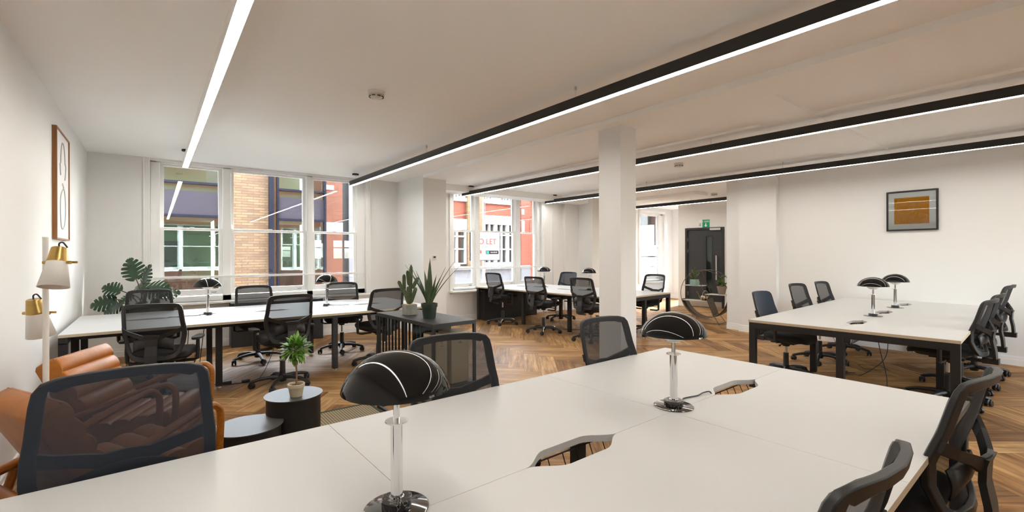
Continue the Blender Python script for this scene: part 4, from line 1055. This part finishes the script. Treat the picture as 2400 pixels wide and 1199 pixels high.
MB().add([(-dx, C_[0], C_[1]), (dx, C_[0], C_[1]), (dx, B_[0], B_[1]), (-dx, B_[0], B_[1])], [(0, 1, 2, 3)]).build('diagonal_panel', 'bronze', rs, solid=.005)
def diag_y(z): return A_[0] + (B_[0] - A_[0]) * (A_[1] - z) / (A_[1] - B_[1])
def ring_y(z): return math.sqrt(max(RR ** 2 - (z - RC) ** 2, 0))
shelves = [(.765, 1), (.455, 1), (.60, -1)]
for z, sd in shelves:
    y0 = diag_y(z); y1 = ring_y(z) * (1 if sd > 0 else -1)
    a, b = sorted((y0, y1)); MB().box(-dx, a, z - .008, dx, b, z).build('shelf_board', 'shelf_pale', rs)
for x in (-dx, dx):
    for s_ in (-1, 1):
        MB().tube([(x, s_ * .22, .165), (x * 1.25, s_ * .33, .006)], .006, 8).build('leg', 'bronze', rs, smooth=True)
for s_ in (-1, 1): MB().tube([(-dx * 1.22, s_ * .315, .03), (dx * 1.22, s_ * .315, .03)], .004, 6).build('foot_bar', 'bronze', rs, smooth=True)
RM = Matrix.Translation((8.93, 4.98, 0)) @ Matrix.Rotation(R(5), 4, 'Z')
c2 = empty('potted_cactus', RM @ Vector((-.02, .24, .767)), 0, 'small cactus in a pale green pot on the top left shelf of the round stand', 'plant')
MB().box(-.07, -.07, 0, .07, .07, .12).build('glazed_pot', 'glaze_green', c2, bevel=.008); MB().box(-.064, -.064, .12, .064, .064, .122).build('soil', 'soil', c2)
cactus(c2, [((0, 0, .12), cv(.01, 0, .40), .020), (cv(-.01, 0, .22), cv(-.05, .0, .34), .019), (cv(.01, 0, .15), cv(.06, .0, .30), .020), (cv(-.01, 0, .14), cv(-.12, .0, .24), .018), (cv(.02, .0, .18), cv(.10, .0, .27), .018), (cv(0, -.03, .12), cv(-.02, -.04, .26), .018), (cv(.0, .02, .12), cv(.035, .02, .36), .018)])
c3 = empty('potted_succulent', RM @ Vector((.02, -.30, .602)), 0, 'leafy green succulents in a brown clay pot on the right of the round stand', 'plant')
pot(c3, .062, .088, .165, 'clay_brown', .008, .03)
sv = MB(); rnd = random.Random(9)
for (cx_, cy_, cz_, n_, L_) in ((-.02, 0, .24, 26, .12), (.05, .01, .34, 24, .10), (.06, -.02, .20, 18, .09), (-.04, .03, .20, 16, .09)):
    sv.tube([(0, 0, .15), tuple(rt * cx_ + fw * cy_ + Vector((0, 0, cz_)))], .007, 8)
    for i in range(n_):
        a = i * 2.4; e = .15 + .9 * (i / n_); d = Vector((math.cos(a) * math.cos(e), math.sin(a) * math.cos(e), math.sin(e)))
        leaf_mesh(sv, rt * cx_ + fw * cy_ + Vector((0, 0, cz_)), d, L_ * (1 - .4 * i / n_), .016, .15, 4)
sv.build('succulent_leaves', 'succulent', c3, smooth=True)
sb = MB()
for k in range(3): sb.ball(rt * (-.02 + .03 * k) + fw * -.04 + Vector((0, 0, .172)), .022, 14, 8)
sb.build('round_cacti', 'cactus', c3, smooth=True)
wc = empty('watering_can', RM @ Vector((.0, .05, .457)), 0, 'small shiny metal watering can on the lower shelf of the round stand', 'watering can')
MB().lathe([(0, 0), (.058, 0), (.062, .004), (.062, .085), (.058, .095), (.045, .10), (.045, .104), (.040, .104), (.040, .09), (0, .09)], 32).build('can_body', 'nickel', wc, smooth=True)
MB().tube([tuple(-rt * .055 + Vector((0, 0, .03))), tuple(-rt * .09 + Vector((0, 0, .07))), tuple(-rt * .13 + Vector((0, 0, .16))), tuple(-rt * .155 + Vector((0, 0, .185)))], [.012, .009, .006, .008], 10).build('spout', 'nickel', wc, smooth=True)
MB().tube(smoothpath([rt * -.03 + Vector((0, 0, .10)), rt * -.02 + Vector((0, 0, .17)), rt * .03 + Vector((0, 0, .20)), rt * .075 + Vector((0, 0, .16)), rt * .085 + Vector((0, 0, .09)), rt * .062 + Vector((0, 0, .04))], 6), .005, 8).build('handle', 'nickel', wc, smooth=True)

# ------------------------------------------------------------------ cables and floor boxes
def cable(pts, label, plug=None, r=.004):
    c = MB().tube(smoothpath(pts, 8), r, 8).build('floor_cable', 'black_plastic', smooth=True); tag(c, label, 'cable', 'black power cables')
    if plug:
        for p, w in plug: MB().box(p[0] - w, p[1] - .018, .002, p[0] + w, p[1] + .018, .034).build('plug', 'black_plastic', c, bevel=.006)
z = .005
cable([(.45, 6.35, .60), (.42, 6.33, .35), (.40, 6.30, .12), (.42, 6.15, z), (.55, 5.95, z), (.75, 5.86, z), (.95, 5.95, .01), (1.15, 6.2, .30), (1.2, 6.3, .58)], 'thin black power cable trailing on the floor under the left desk', [((.62, 5.92), .05), ((.80, 5.87), .04)])
cable([(.30, 6.32, .62), (.29, 6.35, .40), (.25, 6.30, .25), (.33, 6.25, .20), (.38, 6.33, .30), (.30, 6.38, .33), (.24, 6.32, .22), (.33, 6.28, .15), (.36, 6.30, .30)], 'looped black cable hanging below the left desk near its lamp')
cable([(6.35, 1.55, .60), (6.30, 1.50, .35), (6.18, 1.42, .12), (6.05, 1.38, z), (5.85, 1.30, z), (5.70, 1.28, z), (5.62, 1.36, z), (5.75, 1.42, z), (5.9, 1.36, z)], 'black cable dropping to the floor in a coil under the right desk', [((5.66, 1.30), .06)])
cable([(6.9, 1.58, .62), (6.85, 1.56, .50), (6.7, 1.55, .2), (6.45, 1.72, z), (6.3, 1.85, z), (6.45, 1.90, z), (6.55, 1.80, z)], 'black cable with a multi-way plug on the floor behind the right desk', [((6.38, 1.86), .08)])
cable([(6.2, 6.6, .62), (6.25, 6.62, .3), (6.3, 6.5, z), (6.1, 6.2, z), (6.4, 5.9, z), (6.6, 5.6, z)], 'black cable on the floor under the far desk', [((6.35, 5.95), .04)])
cable([(2.42, 1.165, .60), (2.36, 1.15, .54), (2.30, 1.165, .50), (2.36, 1.19, .47), (2.44, 1.175, .50), (2.40, 1.15, .56), (2.30, 1.16, .55), (2.22, 1.17, .60)], 'coiled black cable seen through the cut-out of the foreground desk beside the second lamp', r=.006)
def floor_box(x, y, r, label):
    f = empty('floor_box', (x, y, 0), r, label, 'floor box', 'flush floor power boxes')
    MB().box(-.13, -.13, .0005, .13, -.118, .003).box(-.13, .118, .0005, .13, .13, .003).box(-.13, -.118, .0005, -.118, .118, .003).box(.118, -.118, .0005, .13, .118, .003).build('box_rim', 'black_steel', f)
    MB().box(-.06, -.13, .003, .06, -.10, .006).build('lid_grip', 'black_steel', f)
floor_box(5.42, 1.55, 30, 'square flush floor box under the near end of the right desk')
floor_box(7.05, 1.75, 30, 'square flush floor box under the far half of the right desk')
floor_box(1.98, 5.45, 20, 'square flush floor box between the left desk and the slatted stand')

# ------------------------------------------------------------------ outside: street, facades, board
struct(MB().box(-30, 8.9, -3.9, 60, 60, -3.6), 'ground', 'asphalt')
ex = MB(); ys0, ys1 = YW + TH + .002, YW + TH + .10; xs = XL - 3
for w in (WIN1, WIN2, WIN3):
    ex.box(xs, ys0, -3.6, w['x0'], ys1, 7.0); ex.box(w['x0'], ys0, -3.6, w['x1'], ys1, w['z0']); ex.box(w['x0'], ys0, w['z1'], w['x1'], ys1, 7.0); xs = w['x1']
ex.box(xs, ys0, -3.6, 16, ys1, 7.0)
struct(ex, 'wall_outer', 'red_brick')
YF = 17.0
ob = empty('office_building', (0, YF, 0), 0, 'glass and buff brick office building across the street behind the left windows', 'building')
MB().box(1.72, 0, -3.6, 2.985, 3, 5.3).build('brick_wall', 'buff_brick', ob)
MB().box(2.985, -.12, -3.6, 3.13, .3, 5.3).box(3.235, -.05, -3.6, 3.30, .2, 5.3).box(4.755, -.08, -3.6, 4.82, .2, 5.3).box(1.66, -.05, -3.6, 1.72, .2, 5.3).box(-4, -.05, -3.6, -3.9, .2, 5.3).build('navy_fin', 'navy_metal', ob)
MB().box(3.13, .05, -3.6, 3.235, .2, 5.3).build('brick_wall', 'yellow_brick', ob)
hb = MB()
for z in (-.40, 2.58, 3.585): hb.box(-3.9, -.06, z, 1.66, .08, z + .07).box(3.30, -.06, z, 4.755, .08, z + .07)
hb.build('navy_rail', 'navy_metal', ob)
sp_ = MB()
for z in (2.65,): sp_.box(-3.9, .0, z, 1.66, .05, z + .72).box(3.30, .0, z, 4.755, .05, z + .72)
sp_.build('spandrel_panel', 'spandrel', ob)
for a, b in ((-3.9, 1.66), (3.30, 4.755)):
    for z0_, z1_ in ((-3.2, -.40), (-.33, 2.58), (3.37, 3.585), (3.655, 5.2)):
        MB().box(a, .02, z0_, b, .03, z1_).build('facade_glazing', 'facade_glass', ob)
    rmx = MB().box(a, 3.4, -3.2, b, 3.5, 5.2).box(a, .1, 2.64, b, 3.4, 3.6).box(a, .1, -.45, b, 3.4, -.30)
    rmx.box(a, .1, 5.15, b, 3.4, 5.2).build('room_interior', 'room_green', ob)
MB().box(-.5, 2.2, -.3, .72, 2.3, 1.9).box(.0, 1.0, -.3, 1.66, 1.1, .62).box(3.4, 1.2, -.3, 4.7, 1.3, .85).build('cabinets', 'room_dark', ob)
MB().box(1.28, .10, 3.66, 1.62, .14, 4.6).build('blind', 'blind', ob)
ub = empty('brown_brick_building', (4.82, YF + .6, 0), 0, 'brown brick building beyond the right sash of the triple window', 'building')
MB().box(0, 0, -3.6, .78, 2, 5.3).build('brick_wall', 'brown_brick', ub)
MB().box(.02, -.03, 2.27, .78, 0, 2.62).box(.02, -.03, 3.83, .45, 0, 4.0).build('painted_panel', 'white_render', ub)
MB().box(.78, .2, -3.6, 1.05, 2, 5.3).build('recess_wall', 'room_dark', ub); MB().box(1.05, .1, -3.6, 3.2, 2, 5.3).build('side_wall', 'grey_render', ub)
MB().tube([(.06, -.05, -3), (.06, -.05, 6)], .03, 10).build('drainpipe', 'white_gloss', ub)
wbld = empty('white_brick_building', (0, YF, 0), 0, 'sunlit white and red brick building across the street behind the to-let window', 'building')
MB().box(9.2, .02, -3.6, 13.7, .6, .75).build('base_wall', 'grey_render', wbld)
MB().box(9.2, -.12, .75, 14.4, .6, .90).build('ledge', 'grey_render', wbld)
MB().box(9.2, .1, 2.95, 10.76, .6, 3.72).build('brick_panel', 'red_brick', wbld); MB().box(11.64, .1, 3.18, 13.7, .6, 3.72).build('brick_panel', 'red_brick', wbld)
MB().box(10.76, -.05, .9, 11.64, .6, 5.3).build('brick_pier', 'yellow_brick', wbld)
MB().box(13.72, -.10, .9, 14.42, .6, 5.3).build('brick_panel', 'red_brick', wbld)
MB().box(14.42, -.14, -3.6, 14.62, .6, 5.3).build('brick_edge', 'buff_brick', wbld)
MB().box(13.72, -.10, -3.6, 14.42, .6, .75).build('base_wall', 'grey_render', wbld)
MB().box(9.2, .0, 3.72, 13.72, .6, 3.88).box(9.2, .0, 4.16, 13.72, .6, 5.3).box(11.64, .0, 2.83, 13.72, .6, 3.18).box(9.2, 0, 2.5, 10.76, .6, 2.95).build('render_band', 'white_render', wbld)
MB().box(13.74, -.13, 2.42, 13.9, -.1, 3.0).box(14.28, -.13, 2.42, 14.4, -.1, 2.95).box(13.74, -.13, 3.3, 13.88, -.1, 3.55).build('white_plaque', 'white_render', wbld)
def fac_window(x0, x1, z0, z1, nx, nz, split=None):
    f = MB(); t = .05; f.box(x0, .02, z0, x0 + t, .3, z1).box(x1 - t, .02, z0, x1, .3, z1).box(x0 + t, .02, z0, x1 - t, .3, z0 + t).box(x0 + t, .02, z1 - t, x1 - t, .3, z1)
    for i in range(1, nx): x = x0 + (x1 - x0) * i / nx; f.box(x - .03, .04, z0 + t, x + .03, .25, z1 - t)
    for z in (split or []): f.box(x0 + t, .05, z - .03, x1 - t, .24, z + .03)
    o = f.build('facade_window', 'white_render', wbld)
    MB().box(x0 + t, .2, z0 + t, x1 - t, .21, z1 - t).build('facade_pane', 'facade_glass', o)
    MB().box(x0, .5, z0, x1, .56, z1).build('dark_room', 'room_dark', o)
for k in range(3):
    x = 11.66 + k * .69; fac_window(x, x + .66, 1.0, 2.83, 2, 0, [1.65, 2.30])
fac_window(9.4, 10.74, 1.0, 2.5, 3, 0, [1.65, 2.2])
for k in range(9): x = 9.3 + k * .49; fac_window(x, x + .40, 3.88, 4.16, 2, 0)
wb3 = empty('white_building', (0, 14.0, 0), 0, 'white building with blue windows seen through the farthest single window', 'building')
MB().box(15.4, 0, -3.6, 19.55, .5, 5.3).box(20.35, 0, -3.6, 26, .5, 5.3).build('render_wall', 'white_render', wb3)
MB().box(19.95, -.05, -3.6, 20.35, .5, 5.3).build('brick_strip', 'red_brick', wb3)
for z0_, z1_ in ((-.2, 2.0), (2.35, 4.5)): MB().box(19.55, .1, z0_, 19.95, .2, z1_).build('blue_window', 'navy_metal', wb3)
MB().box(19.55, 0, 2.0, 19.95, .5, 2.35).box(19.55, 0, 4.5, 19.95, .5, 5.3).box(19.55, 0, -3.6, 19.95, .5, -.2).build('render_wall', 'white_render', wb3)
nb = empty('far_building', (0, 22, 0), 0, 'pale building closing the street far behind the windows', 'building')
MB().box(-12, 0, -3.6, -4, 1, 5.3).box(5.6, 0, -3.6, 9.4, 1, 5.3).build('render_wall', 'grey_render', nb)
tb = empty('to_let_board', (6.63, 9.6, 1.64), 0, 'white TO LET estate agent board fixed outside the second window', 'sign')
MB().box(-.44, 0, -.365, .44, .05, .365).build('board_panel', 'board_white', tb)
MB().box(-.452, -.004, -.377, -.44, .054, .377).box(.44, -.004, -.377, .452, .054, .377).box(-.44, -.004, -.377, .44, .054, -.365).build('board_edge', 'navy_metal', tb)
FR = (R(90), 0, 0)
text('NEWLY REFURBISHED', .055, (0, -.002, .29), FR, 'board_blue', tb); text('SUITES AVAILABLE', .055, (0, -.002, .215), FR, 'board_blue', tb)
text('TO LET', .205, (-.005, -.002, .035), FR, 'board_red', tb, extrude=.003); text('FROM 1,400 SQ FT', .062, (0, -.002, -.055), FR, 'board_blue', tb)
MB().box(-.30, -.003, -.20, -.13, 0, -.12).build('logo_patch', 'board_red', tb)
MB().box(.0, -.003, -.215, .40, 0, -.125).build('logo_patch', 'navy_metal', tb); MB().box(.01, -.005, -.205, .10, -.003, -.135).build('logo_mark', 'board_teal', tb)
text('REAL ESTATE', .036, (.25, -.006, -.182), FR, 'sign_white', tb)
text('020 7338 4431', .062, (.19, -.002, -.30), FR, 'board_gold', tb)
MB().box(-.03, .05, -.9, .03, .11, 1.2).build('board_post', 'white_render', tb)
MB().box(-.03, -.70, 1.1, .03, .05, 1.16).build('board_bracket', 'white_render', tb)
